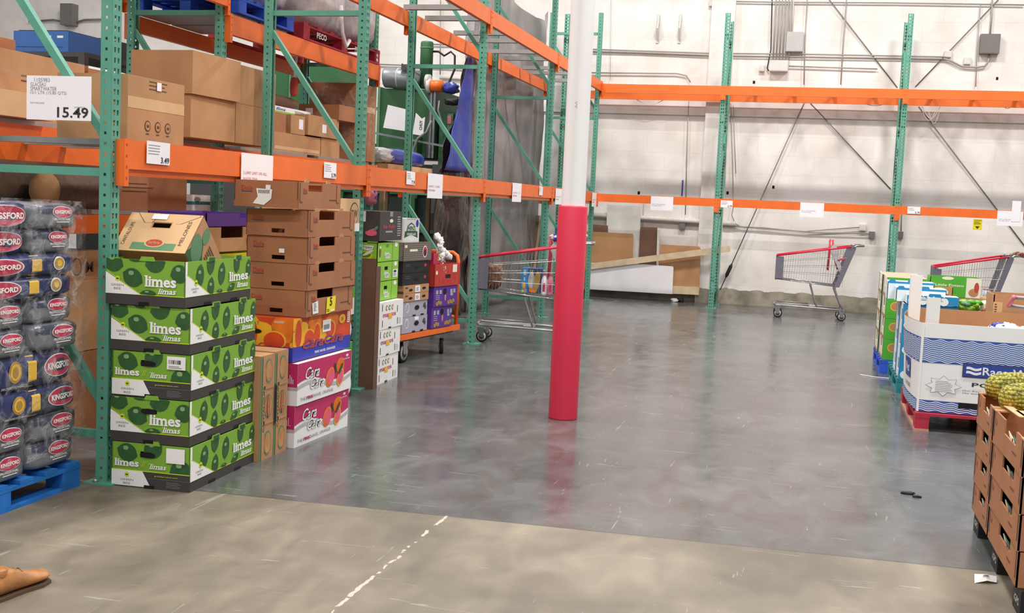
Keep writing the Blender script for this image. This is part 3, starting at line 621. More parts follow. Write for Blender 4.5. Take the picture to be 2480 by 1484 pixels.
# potato cartons half hidden behind the trays, by the second frame
def potato_side(mb, D, H, kind):
    P = SD(mb)
    if kind: P.rect(0, 0, D, H, 'cream', 1); P.rect(0, H * .62, D, H, 'pgreen', 2); P.ell(D - .22, H * .62, .14, .03, 'cream', 3); P.text('Little Potato', D - .33, H * .3, D - .1, H * .42, 'grey', 3, 0); P.text('Company', D - .3, H * .18, D - .12, H * .27, 'grey', 3, 0)
    else: P.rect(0, 0, D, H, 'plum', 1); P.ell(D - .12, H * .45, .11, H * .42, 'onionw', 2); P.ell(D - .15, H * .45, .06, H * .3, 'potato', 3); P.rect(D - .22, H * .78, D - .02, H, 'pgreen', 3)
zz = 0
for i in range(6):
    h = .205; mb = MB().box(-.4, 0, 0, .6, 0, h, 'cream' if i % 2 else 'plum'); potato_side(mb, .6, h, i % 2)
    tag(mb.build('potato_carton', None, (-3.262 - .006 * (i % 3), 7.46, zz)), 'potato carton %s in the stack beside the second frame, %s' % (('lowest', 'second', 'third', 'fourth', 'fifth', 'topmost')[i], 'cream with a green label' if i % 2 else 'dark with a white bowl'), 'carton', 'potato cartons beside the second frame'); zz += h + .001
o = plain('storage_carton', -3.28, .5, 7.55, .6, zz, .24, 'cardl', 'pale carton with a round letter mark just under the beam by the second frame', deco=lambda mb: (SD(mb).ell(.5, .13, .085, .085, 'inkb', 1), SD(mb).ell(.5, .13, .075, .075, 'cardl', 2), SD(mb).text('DW', .44, .1, .56, .16, 'inkb', 3, .02), SD(mb).rect(.42, .0, .6, .06, 'white', 3)))

# ------------------------------------------------------------------ pallets
def pallet(name, x1, y0, z, W, D, mat, label, group=None, rz=0, H=.13, mat2=None, seen='SF'):
    """wooden pallet; near aisle corner at the origin (x1 = its +x side)"""
    r = tag(empty(name, (x1, y0, z), rz), label, 'pallet', group); mat2 = mat2 or mat
    n = 7
    for i in range(n):
        y = (D - .1) * i / (n - 1); MB().box(-W, 0, y, y + .095, H - .018, H, mat).build('deck_board', r)
    for x in (-W, -W / 2 - .05, -.1):
        MB().box(x, x + .1, 0, D, H - .034, H - .019, mat).build('stringer_board', r)
        MB().box(x, x + .1, 0, D, 0, .016, mat2).build('bottom_board', r)
        for y in (0, D / 2 - .07, D - .14): MB().box(x + .002, x + .098, y + .002, y + .138, .0165, H - .0345, mat).build('block', r)
    return r
pallet('pallet', -3.44, 3.80, 0, 1.1, 1.17, 'bluep', 'painted blue wooden pallet under the charcoal bags', H=.125)

# ------------------------------------------------------------------ charcoal bags
def bag(kind, x, y0, y1, z0, z1, label, depth=.5, seed=0):
    random.seed(seed); mb = MB(); hx, hy, hz = depth / 2, (y1 - y0) / 2, (z1 - z0) / 2; P_ = 6
    mb.blob((0, 0, hz), hx, hy, hz, 'bagg' if kind == 'end' else 'navy', P_, 10, .006)
    def mp(u, v, L):                          # u,v in -1..1 on the aisle face
        r_ = (1 + abs(u) ** P_ + abs(v) ** P_) ** (1 / P_); return V(((1 / r_) * hx + .0025 + .0012 * L, u / r_ * hy, hz + v / r_ * hz))
    P = Pn(mb, (0, 0, 0), (0, 1, 0), (0, 0, 1), mp)
    def grid(a, b, c, d, mat, L):
        for i in range(6):
            for j in range(4):
                u0, u1 = a + (c - a) * i / 6, a + (c - a) * (i + 1) / 6; v0, v1 = b + (d - b) * j / 4, b + (d - b) * (j + 1) / 4; P.rect(u0, v0, u1, v1, mat, L)
    def oval(u, v, a, b, t=0):
        P.ell(u, v, a * 1.06, b * 1.1, 'white', 3, 24, t); P.ell(u, v, a, b, 'logor', 4, 24, t)
        P.text('KINGSFORD', u - a * .86, v - b * .33, u + a * .86, v + b * .33, 'white', 6, .035)
    if kind == 'end':
        grid(-.96, .25, .9, .9, 'baggd', .6)
        oval(.1, .36, .44, .42); P.text('PROFESSIONAL', -.3, -.28, .45, -.1, 'paper', 5, .01); P.rect(-.2, -.42, .4, -.36, 'paper', 5)
    elif kind == 'oval':                       # long side, name towards the camera end
        oval(.42, 0, .46, .66)
    elif kind == 'medal':
        grid(.05, -.94, .2, .94, 'ylw', 1); grid(.22, -.9, .96, .9, 'baggd', .6); P.ell(-.17, .12, .11, .6, 'gold', 2); P.ell(-.17, .12, .085, .46, 'ylw', 3); P.ell(-.17, .12, .05, .3, 'gold', 4); P.text('PROFESSIONAL', -.4, -.8, .0, -.62, 'paper', 4, .01)
        oval(.62, .1, .28, .6)
    elif kind == 'medal2':
        grid(.06, -.94, .23, .94, 'ylw', 1); P.ell(.54, .1, .11, .62, 'cream', 2); P.ell(.54, .1, .09, .5, 'gold', 3); P.ell(.54, .1, .05, .3, 'ylw', 4); oval(-.44, 0, .34, .66)
    o = mb.build('charcoal_bag', None, (x - hx, (y0 + y1) / 2, z0)); return tag(o, label, 'bag', 'stacked charcoal bags on the blue pallet')
BX = -3.455
lay = [('end', .13, .265), ('end', .265, .40), ('medal', .40, .535), ('medal', .535, .70), ('end', .70, .83), ('end', .83, .955), ('medal2', .955, 1.06), ('medal2', 1.06, 1.16), ('top', 1.16, 1.275), ('top', 1.275, 1.395)]
on = ('bottom', 'second', 'third', 'fourth', 'fifth', 'sixth', 'seventh', 'eighth', 'ninth', 'top')
for i, (k, z0, z1) in enumerate(lay):
    zt_ = z1 + .006; s = (0, .01, .015, .0, .012, -.01, .0, .01, -.012, .005)[i]
    if k == 'end':
        bag('end', BX + s, 4.62, 4.965 + s, z0, zt_, 'grey charcoal bag, end outwards, %s layer from the pallet, next to the green frame' % on[i], .5, i)
        bag('end', BX + s * .6, 4.27, 4.60, z0 - .005, zt_ - .01, 'grey charcoal bag, end outwards, %s layer from the pallet, cut by the picture edge' % on[i], .5, i + 20)
        bag('end', BX + s * .6, 3.9, 4.25, z0, zt_, 'grey charcoal bag of the %s layer, nearest the camera' % on[i], .5, i + 60)
    elif k == 'top':
        bag('end', BX + s, 4.635, 4.955 + s, z0, zt_, 'grey charcoal bag, end outwards, in the %s layer' % on[i], .5, i)
        bag('oval', BX + s, 3.86, 4.625, z0, zt_ + .01, 'navy charcoal bag with a big red oval, in the %s layer' % on[i], .5, i + 20)
    else:
        bag(k, BX + s, 4.15, 4.97 + s, z0, zt_, 'navy charcoal bag lying lengthwise with a yellow band, %s layer' % on[i], .5, i)
random.seed(3)
# shrink film hood over the bags, open below
mb = MB(); n = 14; T = []
for j in range(13):
    z = .2 + j * .101
    T.append([(BX + .02 + .008 * math.sin(3.1 * j + i * 1.7) + random.uniform(-.003, .005), 3.9 + 1.085 * i / n, z) for i in range(n + 1)] + [(BX - .12 * q, 4.998 + .006 * math.sin(j * 2 + q), z) for q in range(1, 5)])
vv = [p for r_ in T for p in r_]; m_ = n + 5
mb.add(vv, [(j * m_ + i, j * m_ + i + 1, (j + 1) * m_ + i + 1, (j + 1) * m_ + i) for j in range(12) for i in range(m_ - 1)], 'film', True)
tag(mb.build('shrink_film'), 'clear crinkled plastic film wrapped around the charcoal bags', 'plastic film')

# ------------------------------------------------------------------ price cards and paper signs
def card(name, c, u, w_, h_, lines, label, cat='sign', group=None, tilt=0, big=None, small=None, red=False):
    c = V(c); u = V(u); W = V((0, 0, 1)); u = (u + W * tilt).normalized(); W = (W - u * W.dot(u)).normalized(); nrm = u.cross(W)
    mb = MB().prism([(0, 0), (w_, 0), (w_, h_), (0, h_)], (0, 0, 0), u, W, .0015, 'paper'); P = Pn(mb, (0, 0, 0), u, W)
    for (t, a, b, c2, d, mt) in lines: P.text(t, a * w_, b * h_, c2 * w_, d * h_, mt, 1, .0)
    if big: P.text(big[0], big[1] * w_, .06 * h_, .96 * w_, big[2] * h_, 'ink', 1.5, .015)
    if small: P.lines(.06 * w_, small * h_, .6 * w_, .9 * h_, 4, 'inkg', 1, .25)
    o = mb.build(name, None, c); return tag(o, label, cat, group)
Y_ = (0, 1, 0); Xf = XF + .002 + .045 + .009
card('price_card', (-3.80, 5.015, 1.805), (1, 0, 0), .365, .215, [('1105983', .12, .86, .36, .95, 'inkg'), ('GLACEAU', .06, .76, .3, .85, 'inkg'), ('SMARTWATER', .06, .66, .47, .75, 'inkg'), ('15/1 LTR (15.85 QTS)', .06, .56, .62, .65, 'inkg'), ('MAY PURCHASE', .06, .36, .28, .4, 'inkg'), ('UNIT PRICE', .74, .28, .9, .32, 'inkg')],
     'large white water price card reading 15.49, hung in the nearest frame', 'price card', None, -.0, ('15.49', .48, .3))
for x in (-3.79, -3.45):
    mb = MB().tube([(x, 5.018, 2.01), (x - (.2 if x < -3.7 else -.06), 5.05, 2.06)], .0012, 'inkg', 4)
    tag(mb.build('string'), 'thin string holding the %s corner of the large water price card' % ('far' if x < -3.7 else 'near'), 'string')
for (y, w_, h_, z, big, lab) in ((5.285, .22, .115, 1.617, '3.49', 'small white price card reading 3.49 on the nearest orange beam'), (7.51, .215, .11, 1.615, '5.79', 'small white price card reading 5.79 on the beam above the fruit trays'),
        (9.21, .215, .11, 1.615, '7.9', 'small white price card on the beam of the second bay'), (14.12, .19, .11, 1.61, None, 'small white price card on the third bay beam, near the red column')):
    card('price_card', (Xf, y, z), Y_, w_, h_, [], lab, 'price card', 'price cards on the aisle beams', -.01, (big, .6, .33) if big else None, .4)
for (y, w_, h_, z, l1, l2, lab) in ((6.30, .42, .225, 1.50, '2 LIMIT LIMIT ON ALL', 'WATER ITEMS', 'white paper sign with a limit notice behind the topmost fruit tray'), (9.77, .43, .22, 1.508, 'LIMIT 2 PER', 'MEMBER', 'white paper sign on the beam above the orange cart'),
        (12.78, .42, .215, 1.512, 'LIMIT 2', 'MEMBER', 'white paper sign on the beam above the shopping cart'), (15.08, .44, .21, 1.505, 'LIMIT 2', 'MEMBER', 'white paper sign beside the white column, on its left'), (17.74, .42, .22, 1.495, 'LIMIT 2', 'MEMBER', 'white paper sign at the corner frame, just right of the column')):
    card('paper_sign', (Xf, y, z), Y_, w_, h_, [(l1, .06, .44, .8, .52, 'inkr'), (l2, .06, .28, .5, .36, 'inkr')], lab, 'paper sign', 'limit notices on the aisle beams')
yb = 18.166 - .002 - .045 - .009
for (x, w_, h_, z, big, lab) in ((-1.35, .18, .105, 1.575, '2.79', 'small price card reading 2.79 beside the middle wall rack frame'), (1.385, .18, .105, 1.60, '3.79', 'small price card reading 3.79 right of the potato carton frame')):
    card('price_card', (x, yb, z), (1, 0, 0), w_, h_, [], lab, 'price card', 'price cards on the wall rack beam', 0, (big, .6, .33), .4)
for (x, lab) in ((-2.43, 'white paper sign on the corner bay beam of the wall rack'), (-.16, 'white paper sign on the wall rack beam above the empty cart'), (2.63, 'white paper sign on the wall rack beam at the picture edge')):
    card('paper_sign', (x, yb, 1.485), (1, 0, 0), .35, .215, [('LIMIT 2 PER MEMBER', .06, .4, .66, .46, 'inkg'), ('WATER ITEMS', .06, .3, .48, .36, 'inkg')], lab, 'paper sign', 'limit notices on the wall rack beam', -.0)
tag(MB().box(0, .12, 0, .0015, 0, .30, 'paper').build('paper_sign', None, (2.82, yb - .004, 1.55)), 'white paper sign standing taller than the beam at the picture edge', 'paper sign')
mb = MB().box(0, .125, 0, .002, 0, .16, 'sgn'); P = Pn(mb, (0, 0, 0), (1, 0, 0), (0, 0, 1)); P.poly([(.03, .055), (.095, .055), (.0625, .015)], 'ink'); P.text('WARNING', .01, .13, .115, .15, 'ink', 1, .01); P.lines(.01, .08, .115, .125, 3, 'ink', 1, .4)
tag(mb.build('warning_label', None, (2.31, 18.12, 1.405)), 'yellow warning label with a black triangle hanging under the wall rack beam', 'label')

# ------------------------------------------------------------------ cartons on and under the racks, left
def iconic(mb):
    P = SD(mb); D = .56
    P.rect(0, .175, D, .235, 'cardl', 1); P.lines(.2, .28, .4, .34, 3, 'inkb', 1, .25)
    for u in (.19, .29, .39): P.ell(u, .09, .03, .03, 'inkb', 1); P.ell(u, .09, .023, .023, 'card', 2); P.rect(u - .012, .083, u + .012, .097, 'inkb', 3); P.rect(u - .015, .045, u + .015, .052, 'inkb', 1)
o = plain('storage_carton', -3.47, .42, 5.38, .56, 1.731, .345, 'card', 'brown carton with three recycling icons at the front of the nearest shelf', deco=iconic)
q = MB(); SD(q, .0035).rect(.27, .285, .315, .33, 'paper', 1); q.build('sticker', o)
for k, y in enumerate((5.5, 5.84)): tag(MB().box(-.78, 0, 0, .05, 0, .03, 'galv').build('crossbar', None, (-3.4, y, 1.70)), 'grey crossbar of the nearest bay under the carton with icons, %s' % ('near', 'far')[k], 'crossbar')
for (x, w_, y, d, z, h, lab, rz) in ((-4.27, .5, 7.40, .62, 1.86, .30, 'big plain carton, lower one, left of the far pair on the shelf', -1.5), (-4.25, .5, 7.38, .65, 2.162, .30, 'big plain carton, upper one, left of the far pair on the shelf', -2.5),
        (-4.27, .27, 8.06, .66, 1.86, .30, 'plain carton, lower one of the far pair, behind the green post', 0), (-4.27, .27, 8.06, .66, 2.162, .29, 'plain carton, upper one of the far pair, behind the green post', 0)):
    plain('storage_carton', x, w_, y, d, z, h, 'card', lab, group='big plain cartons on the shelf', rz=R(rz))
for (x, w_, y, d, z, h, mt, lab, dc) in ((-4.6, .55, 5.72, .92, 1.862, .40, 'card', 'long brown carton with a small sticker behind the big water price card', lambda mb: (SD(mb).rect(.48, .2, .53, .25, 'paper', 1), SD(mb).lines(.3, .22, .45, .28, 2, 'inkb', 1, .3), SD(mb).ell(.04, .26, .05, .06, 'inkb', 1), SD(mb).ell(.04, .26, .042, .052, 'card', 2))),
        (-4.42, .15, 5.5, .60, 1.862, .145, 'cardl', 'low pale carton at the left edge of the nearest shelf', None),
        (-4.6, .5, 6.68, .42, 1.862, .40, 'card2', 'brown carton reading 1.5 LB LOAF, right of the water price card', lambda mb: (SD(mb).text('1.5 LB LOAF', .02, .04, .07, .34, 'ink', 1, .02, 0, True), SD(mb).rect(0, .385, .42, .4, 'white', 1))),
        (-5.165, .2, 5.2, 1.5, 1.862, .56, 'card2', 'tall brown carton at the back of the left hand shelf', None)):
    plain('storage_carton', x, w_, y, d, z, h, mt, lab, deco=dc)
# under the shelf
for (x, w_, y, d, z, h, mt, lab, dc) in ((-4.58, .55, 6.95, .95, 1.331, .27, 'card2', 'wide brown carton with faint print under the shelf, behind the melon carton', lambda mb: (SD(mb).lines(.1, .12, .5, .2, 3, 'inkb', 1, .3), FR(mb, .5).lines(.1, .1, .4, .2, 3, 'inkb', 1, .3))),
        (-4.62, .3, 7.93, .4, 1.331, .12, 'white', 'white carton with a teal stripe under the shelf', lambda mb: (SD(mb).rect(0, .045, .4, .07, 'teal', 1), SD(mb).ell(.2, .085, .05, .02, 'inkg', 1), FR(mb, .3).rect(0, .045, .3, .07, 'teal', 1))),
        (-4.58, .5, 6.45, .4, .72, .34, 'card', 'brown carton with a round seal and an M, low behind the green frame', lambda mb: (SD(mb).ell(.1, .24, .05, .06, 'inkb', 1), SD(mb).ell(.1, .24, .04, .05, 'card', 2), SD(mb).text('M', .2, .2, .28, .27, 'inkb', 1, .03)))):
    plain('storage_carton', x, w_, y, d, z, h, mt, lab, deco=dc)
plain('storage_carton', -4.5, .9, 6.35, 1.2, 0, .34, 'card2', 'lowest brown carton on the floor behind the green frame')
plain('storage_carton', -4.5, .9, 6.35, 1.2, .345, .37, 'brown', 'brown carton stacked above the floor one behind the green frame')
def open_carton(name, x, y, z, W, D, H, mat, label, inner='card2', cat='carton', group=None, rz=0, holes={}, deco=None):
    mb = MB(); tray(mb, W, D, H, mat, inner, .006, holes)
    if deco: deco(mb)
    return tag(mb.build(name, None, (x, y, z), rz), label, cat, group)
open_carton('open_carton', -4.15, 5.75, 0, .35, .55, .5, 'card2', 'open brown carton on the floor between the bags and the green frame')
open_carton('open_carton', -4.15, 5.75, .505, .35, .55, .42, 'card', 'upper open brown carton between the bags and the green frame')
plain('storage_carton', -4.14, .4, 6.4, .6, .0, .62, 'card2', 'tall brown carton on the floor behind the first green frame', seam=False)
# stack under the rack behind the limes: purple tray, brown open carton, yellow tray on cartons
plain('storage_carton', -3.62, .45, 6.62, .75, 0, .48, 'card2', 'brown carton on the floor behind the lime stack')
plain('storage_carton', -3.62, .45, 6.62, .75, .485, .48, 'card2', 'second brown carton behind the lime stack')
open_carton('fruit_tray', -3.62, 6.62, .97, .45, .75, .12, 'sgn', 'yellow green tray just behind the topmost lime carton', 'kiwi', 'fruit tray')
open_carton('fruit_tray', -3.72, 6.66, 1.095, .4, .7, .16, 'card', 'open brown tray behind the melon carton, cut with notches', 'card2', 'fruit tray', holes={'S': [(.2, .09, .5, .16)]}, deco=lambda mb: (SD(mb).ell(.62, .06, .07, .06, 'purple', 1), FR(mb, .4).ell(.05, .1, .05, .04, 'mgreen', 1)))
open_carton('fruit_tray', -3.74, 6.7, 1.26, .42, .7, .085, 'purple', 'purple tray behind the tilted melon carton', 'purple', 'fruit tray', holes={'S': [(.45, .055, .7, .085)]})
mb = MB()
for k in range(7): mb.blob((random.uniform(-.05, .05), random.uniform(-.09, .09), .02 + random.random() * .06), .03, .04, .03, 'tissue', 3, 3, .2)
tag(mb.build('crumpled_paper', None, (-3.60, 7.47, 1.0)), 'crumpled white paper behind the stack of brown fruit trays', 'paper')
plain('storage_carton', -3.66, .3, 7.48, .5, 0, .985, 'card', 'tall pale brown carton between the lime stack and the fruit trays')
# rolls
for (x, y0, y1, z, r_, lab) in ((-4.85, 5.6, 6.45, 1.50, .15, 'large brown wrapped roll above the charcoal bags'), (-4.80, 6.42, 6.93, 1.475, .125, 'brown wrapped roll behind the first green frame'), (-5.12, 5.5, 6.9, 1.60, .12, 'brown wrapped roll lying at the back above the others')):
    mb = MB(); mb.tube([(0, 0, 0), (0, y1 - y0, 0)], r_, 'burlap', 24); mb.disc((0, 0, 0), (0, 1, 0), r_ * .97, .004, 'card2', 24); mb.disc((0, -.002, 0), (0, 1, 0), r_ * .25, .004, 'inkb', 16)
    tag(mb.build('fabric_roll', None, (x, y0, z)), lab, 'roll', 'brown rolls under the shelf')
mb = MB(); mb.tube([(0, 0, 0), (0, .5, .0)], .115, 'burlap', 24); mb.disc((0, -.002, 0), (0, 1, 0), .112, .004, 'card', 24)
tag(mb.build('fabric_roll', None, (-4.55, 6.18, 1.45)), 'brown roll with its round end facing the camera, above the charcoal bags', 'roll')
mb = MB(); mb.tube([(-4.32, 5.1, 1.60), (-4.30, 7.4, 1.64)], .045, 'plas', 14); tag(mb.build('plastic_tube'), 'pale plastic wrapped tube slanting under the orange beam at the left edge', 'tube')
# back of the left shelf: blue crate, dark cabinets
o = MB().box(-7.2, -6.9, 10.3, 10.8, 0, 2.95, 'black').box(-6.9, -6.86, 10.3, 10.34, 0, 3.0, 'black'); tag(o.build('cabinet'), 'tall dark cabinet standing behind the rear rack at the left', 'cabinet')
mb = MB().box(-.55, 0, 0, .5, 0, .19, 'steelblue').box(-.52, -.03, .03, .47, .19, .2, 'black'); P = FR(mb, .55); P.rect(.3, .13, .38, .15, 'white', 1); P.rect(.44, .13, .5, .15, 'white', 1); P.rect(.03, .05, .5, .055, 'dblue', 1)
tag(mb.build('storage_crate', None, (-6.33, 8.9, 2.62)), 'blue storage crate on the tall shelf at the upper left corner', 'crate')
tag(MB().box(-7.0, -6.1, 8.8, 9.6, 2.58, 2.62, 'dgrey').box(-7.0, -6.94, 8.8, 8.86, 0, 2.58, 'dgrey').box(-6.16, -6.1, 8.8, 8.86, 0, 2.58, 'dgrey').box(-7.0, -6.94, 9.54, 9.6, 0, 2.58, 'dgrey').box(-6.16, -6.1, 9.54, 9.6, 0, 2.58, 'dgrey').build('metal_shelf'), 'grey metal shelf carrying the blue crate', 'shelf')
tag(MB().box(-10.6, -9.7, 18.4, 19.1, 0, 3.62, 'dgrey').box(-10.5, -10.2, 18.38, 18.4, 3.3, 3.4, 'paper').build('cabinet'), 'dark grey electrical cabinet by the back wall, seen past the shelf', 'cabinet')

tag(MB().box(0, .8, 0, .7, 0, .03, 'galv').box(.02, .78, .02, .66, .031, .5, 'dgrey').build('dark_load', None, (-5.37, 7.58, 3.081)), 'dark grey load at the top edge of the picture behind the second post', 'load')

# ------------------------------------------------------------------ rear rack: pallets above, cartons below
pallet('pallet', -4.5, 8.5, 2.907, .95, 1.02, 'blue', 'blue wooden pallet on the upper beams of the rear rack', H=.135)
pr = pallet('pallet', -4.5, 9.72, 2.88, .95, 1.9, 'redp', 'red painted pallet with white letters on the upper beams of the rear rack', H=.15)
mb = MB(); P = SD(mb, .003); P.text('PECO', .28, .045, .5, .1, 'paper', 1, .03); P.text('PECO', 1.2, .045, 1.38, .1, 'paper', 1, .03); P.poly([(1.78, .09), (1.81, .115), (1.84, .09), (1.81, .065)], 'paper'); P.poly([(1.78, .045), (1.81, .07), (1.84, .045), (1.81, .02)], 'paper'); mb.build('stencil', pr)
def wrapped(name, x, y, z, W, D, H, label, mat='plas', seed=1):
    random.seed(seed); mb = MB(); mb.blob((-W / 2, D / 2, H / 2), W / 2, D / 2, H / 2, mat, 8, 14, .018); return tag(mb.build(name, None, (x, y, z)), label, 'wrapped load')
wrapped('wrapped_load', -4.52, 8.52, 3.045, .9, 1.0, 1.2, 'load wrapped in clear film on the blue pallet')
wrapped('wrapped_load', -4.52, 9.75, 3.035, .9, 1.05, 1.2, 'load wrapped in crinkled film on the near half of the red pallet', seed=2)
wrapped('wrapped_load', -4.52, 10.83, 3.035, .9, .78, 1.2, 'load wrapped in shiny film on the far end of the red pallet', seed=3)
mb = MB().tube([(-4.46, 10.45, 3.3), (-4.46, 10.5, 3.05), (-4.45, 10.58, 2.93), (-4.45, 10.66, 3.0)], .02, 'paper', 8); tag(mb.build('strap'), 'loose white strap hanging over the red pallet', 'strap')
for (x, w_, y, d, z, h, mt, lab, dc, rz) in (
    (-4.6, .5, 9.38, 1.0, 1.862, .17, 'card', 'long low brown carton, first of the bottom row on the rear rack', lambda mb: SD(mb).rect(.02, .02, .98, .05, 'cardl', 1), 0),
    (-4.6, .5, 10.4, .45, 1.862, .18, 'card', 'brown carton, second of the bottom row on the rear rack', None, 0),
    (-4.62, .5, 9.33, .33, 2.034, .17, 'card2', 'small brown carton standing on the long low carton', None, 0),
    (-4.6, .5, 9.72, .3, 2.036, .17, 'card', 'brown carton with a white label end, middle row of the rear rack', lambda mb: SD(mb).rect(.17, .05, .26, .14, 'paper', 1), 0),
    (-4.58, .5, 10.05, .72, 2.046, .19, 'card', 'wide brown carton with a label in the middle row of the rear rack', lambda mb: SD(mb).rect(.32, .04, .42, .12, 'paper', 1), 0),
    (-4.56, .45, 10.72, .40, 2.236, .15, 'card2', 'brown carton with a tilted label on top of the middle row', lambda mb: FR(mb, .45).rect(.08, .05, .16, .11, 'paper', 1), -4)):
    plain('storage_carton', x, w_, y, d, z, h, mt, lab, deco=dc, rz=R(rz))
mb = MB().box(-.12, 0, 0, 1.05, 0, .065, 'white'); P = SD(mb); P.rect(0, 0, 1.05, .022, 'kiwi', 1); P.text('vinyl films', .1, .02, .5, .055, 'royal', 2, .01, .2); P.lines(.7, .02, .95, .05, 2, 'inkg', 2)
tag(mb.build('film_box', None, (-4.72, 9.35, 2.212)), 'long white box lettered vinyl films on the rear rack cartons', 'box')
mb = MB().blob((-.25, .45, .06), .25, .45, .06, 'brown', 3, 8, .03); tag(mb.build('sack', None, (-4.75, 9.5, 2.28)), 'flat brown sack lying behind the vinyl film box', 'sack')
o = plain('wrapped_carton', -4.52, .55, 11.14, .455, 1.862, .78, 'card2', 'tall brown carton wrapped in film at the far end of the rear rack', deco=lambda mb: (SD(mb).rect(.02, .5, .44, .56, 'cardl', 1), mb.blob((-.275, .2275, .45), .29, .24, .35, 'film', 8, 8, .01)))
o = plain('storage_carton', -4.5, .35, 11.5, .4, 2.0, .42, 'card', 'brown carton hanging over the end of the rear rack beside the green machine', seam=False) if 0 else o
mb = MB().tube([(0, 0, 0), (.0, .02, .12), (.02, .0, .2)], .012, 'paper', 8).blob((0, 0, -.08), .035, .035, .09, 'dred', 3, 5).blob((0, 0, .22), .05, .04, .02, 'paper', 3, 4)
tag(mb.build('hanging_handset', None, (-4.72, 10.02, 2.56)), 'red handset hanging on a white cord under the rear rack beam', 'handset')
mb = MB().blob((0, 0, 0), .18, .75, .10, 'tarp', 3, 12, .03).blob((0, -.6, .0), .16, .28, .09, 'plas', 3, 8, .1); tag(mb.build('tarp_bundle', None, (-4.75, 12.9, 1.96)), 'rolled blue tarp bundle lying behind the third frame', 'tarp')
plain('storage_carton', -4.55, .45, 12.1, .75, 1.72, .15, 'card', 'brown carton under the rolled blue tarp, left part', seam=False)
plain('storage_carton', -4.55, .45, 12.9, .75, 1.72, .15, 'cardl', 'pale carton under the rolled blue tarp, right part', seam=False)
tag(MB().box(-5.2, -4.5, 11.95, 13.7, 1.68, 1.715, 'woodd').box(-5.15, -5.1, 12.0, 12.05, 0, 1.68, 'woodd').box(-4.6, -4.55, 12.0, 12.05, 0, 1.68, 'woodd').box(-4.6, -4.55, 13.6, 13.65, 0, 1.68, 'woodd').box(-5.15, -5.1, 13.6, 13.65, 0, 1.68, 'woodd').build('work_table'), 'high wooden bench carrying the cartons and the rolled tarp', 'bench')
mb = MB().blob((0, 0, 0), .05, .08, .09, 'hpink', 3, 5, .2).blob((.01, .02, .02), .04, .06, .07, 'tarp', 3, 5, .2); tag(mb.build('plastic_bundle', None, (-4.5, 11.5, 1.5)), 'small blue and white plastic bundle hanging at the end frame', 'bundle')

# ------------------------------------------------------------------ mango, kiwi and grapefruit stack
mb = MB().wall((-.17, 0, 0), (1, 0, 0), (0, 0, 1), .165, 1.02, .006, 'brown').wall((0, 0, 0), (0, 1, 0), (0, 0, 1), .09, .96, .006, 'cardd').wall((-.17, .09, 0), (0, -1, 0), (0, 0, 1), .09, 1.0, .006, 'brown')
tag(mb.build('folded_cardboard', None, (-3.225, 8.41, 0)), 'tall folded brown cardboard standing in front of the white mango cartons', 'cardboard')
zz = 0
for k in range(3):
    W, D, H = .32, .60, .218; mb = MB().box(-W, 0, 0, D, 0, H, 'white'); P = SD(mb)
    for a, b in ((.13, .02), (.46, .12), (.12, .15), (.47, .02)): P.rect(a, b, a + .012, b + .055, 'ink', 1)
    P.text('mangos', .14, .085, .43, .125, 'magenta', 2, .01); P.text('mangos', .25, .083, .36, .125, 'limeyl', 2.6, .01) if 0 else P.rect(.26, .08, .34, .12, 'ojy', 2.4)
    for j in range(3): P.ell(.22 + j * .065, .17, .022, .022, ('gold', 'mgreenl', 'gold')[j], 2); P.ell(.22 + j * .065, .168, .014, .012, 'white', 3)
    P.lines(.5, .02, .57, .07, 4, 'inkg', 1, .3); P.rect(.27, .0, .33, .012, 'ink', 2); P.rect(.3, .012, .302, .05, 'gold', 2)
    tag(mb.build('mango_carton', None, (-3.262, 8.515 + (.02 if k == 2 else 0), zz), R(1.5 - k)), '%s white mango carton, %s' % (('lowest', 'middle', 'upper'), )[0][k] if 0 else ('lowest white mango carton on the floor by the tall cardboard', 'middle white mango carton', 'upper white mango carton, slanting under the green kiwi cartons')[k], 'carton', 'white mango cartons'); zz += H + .002
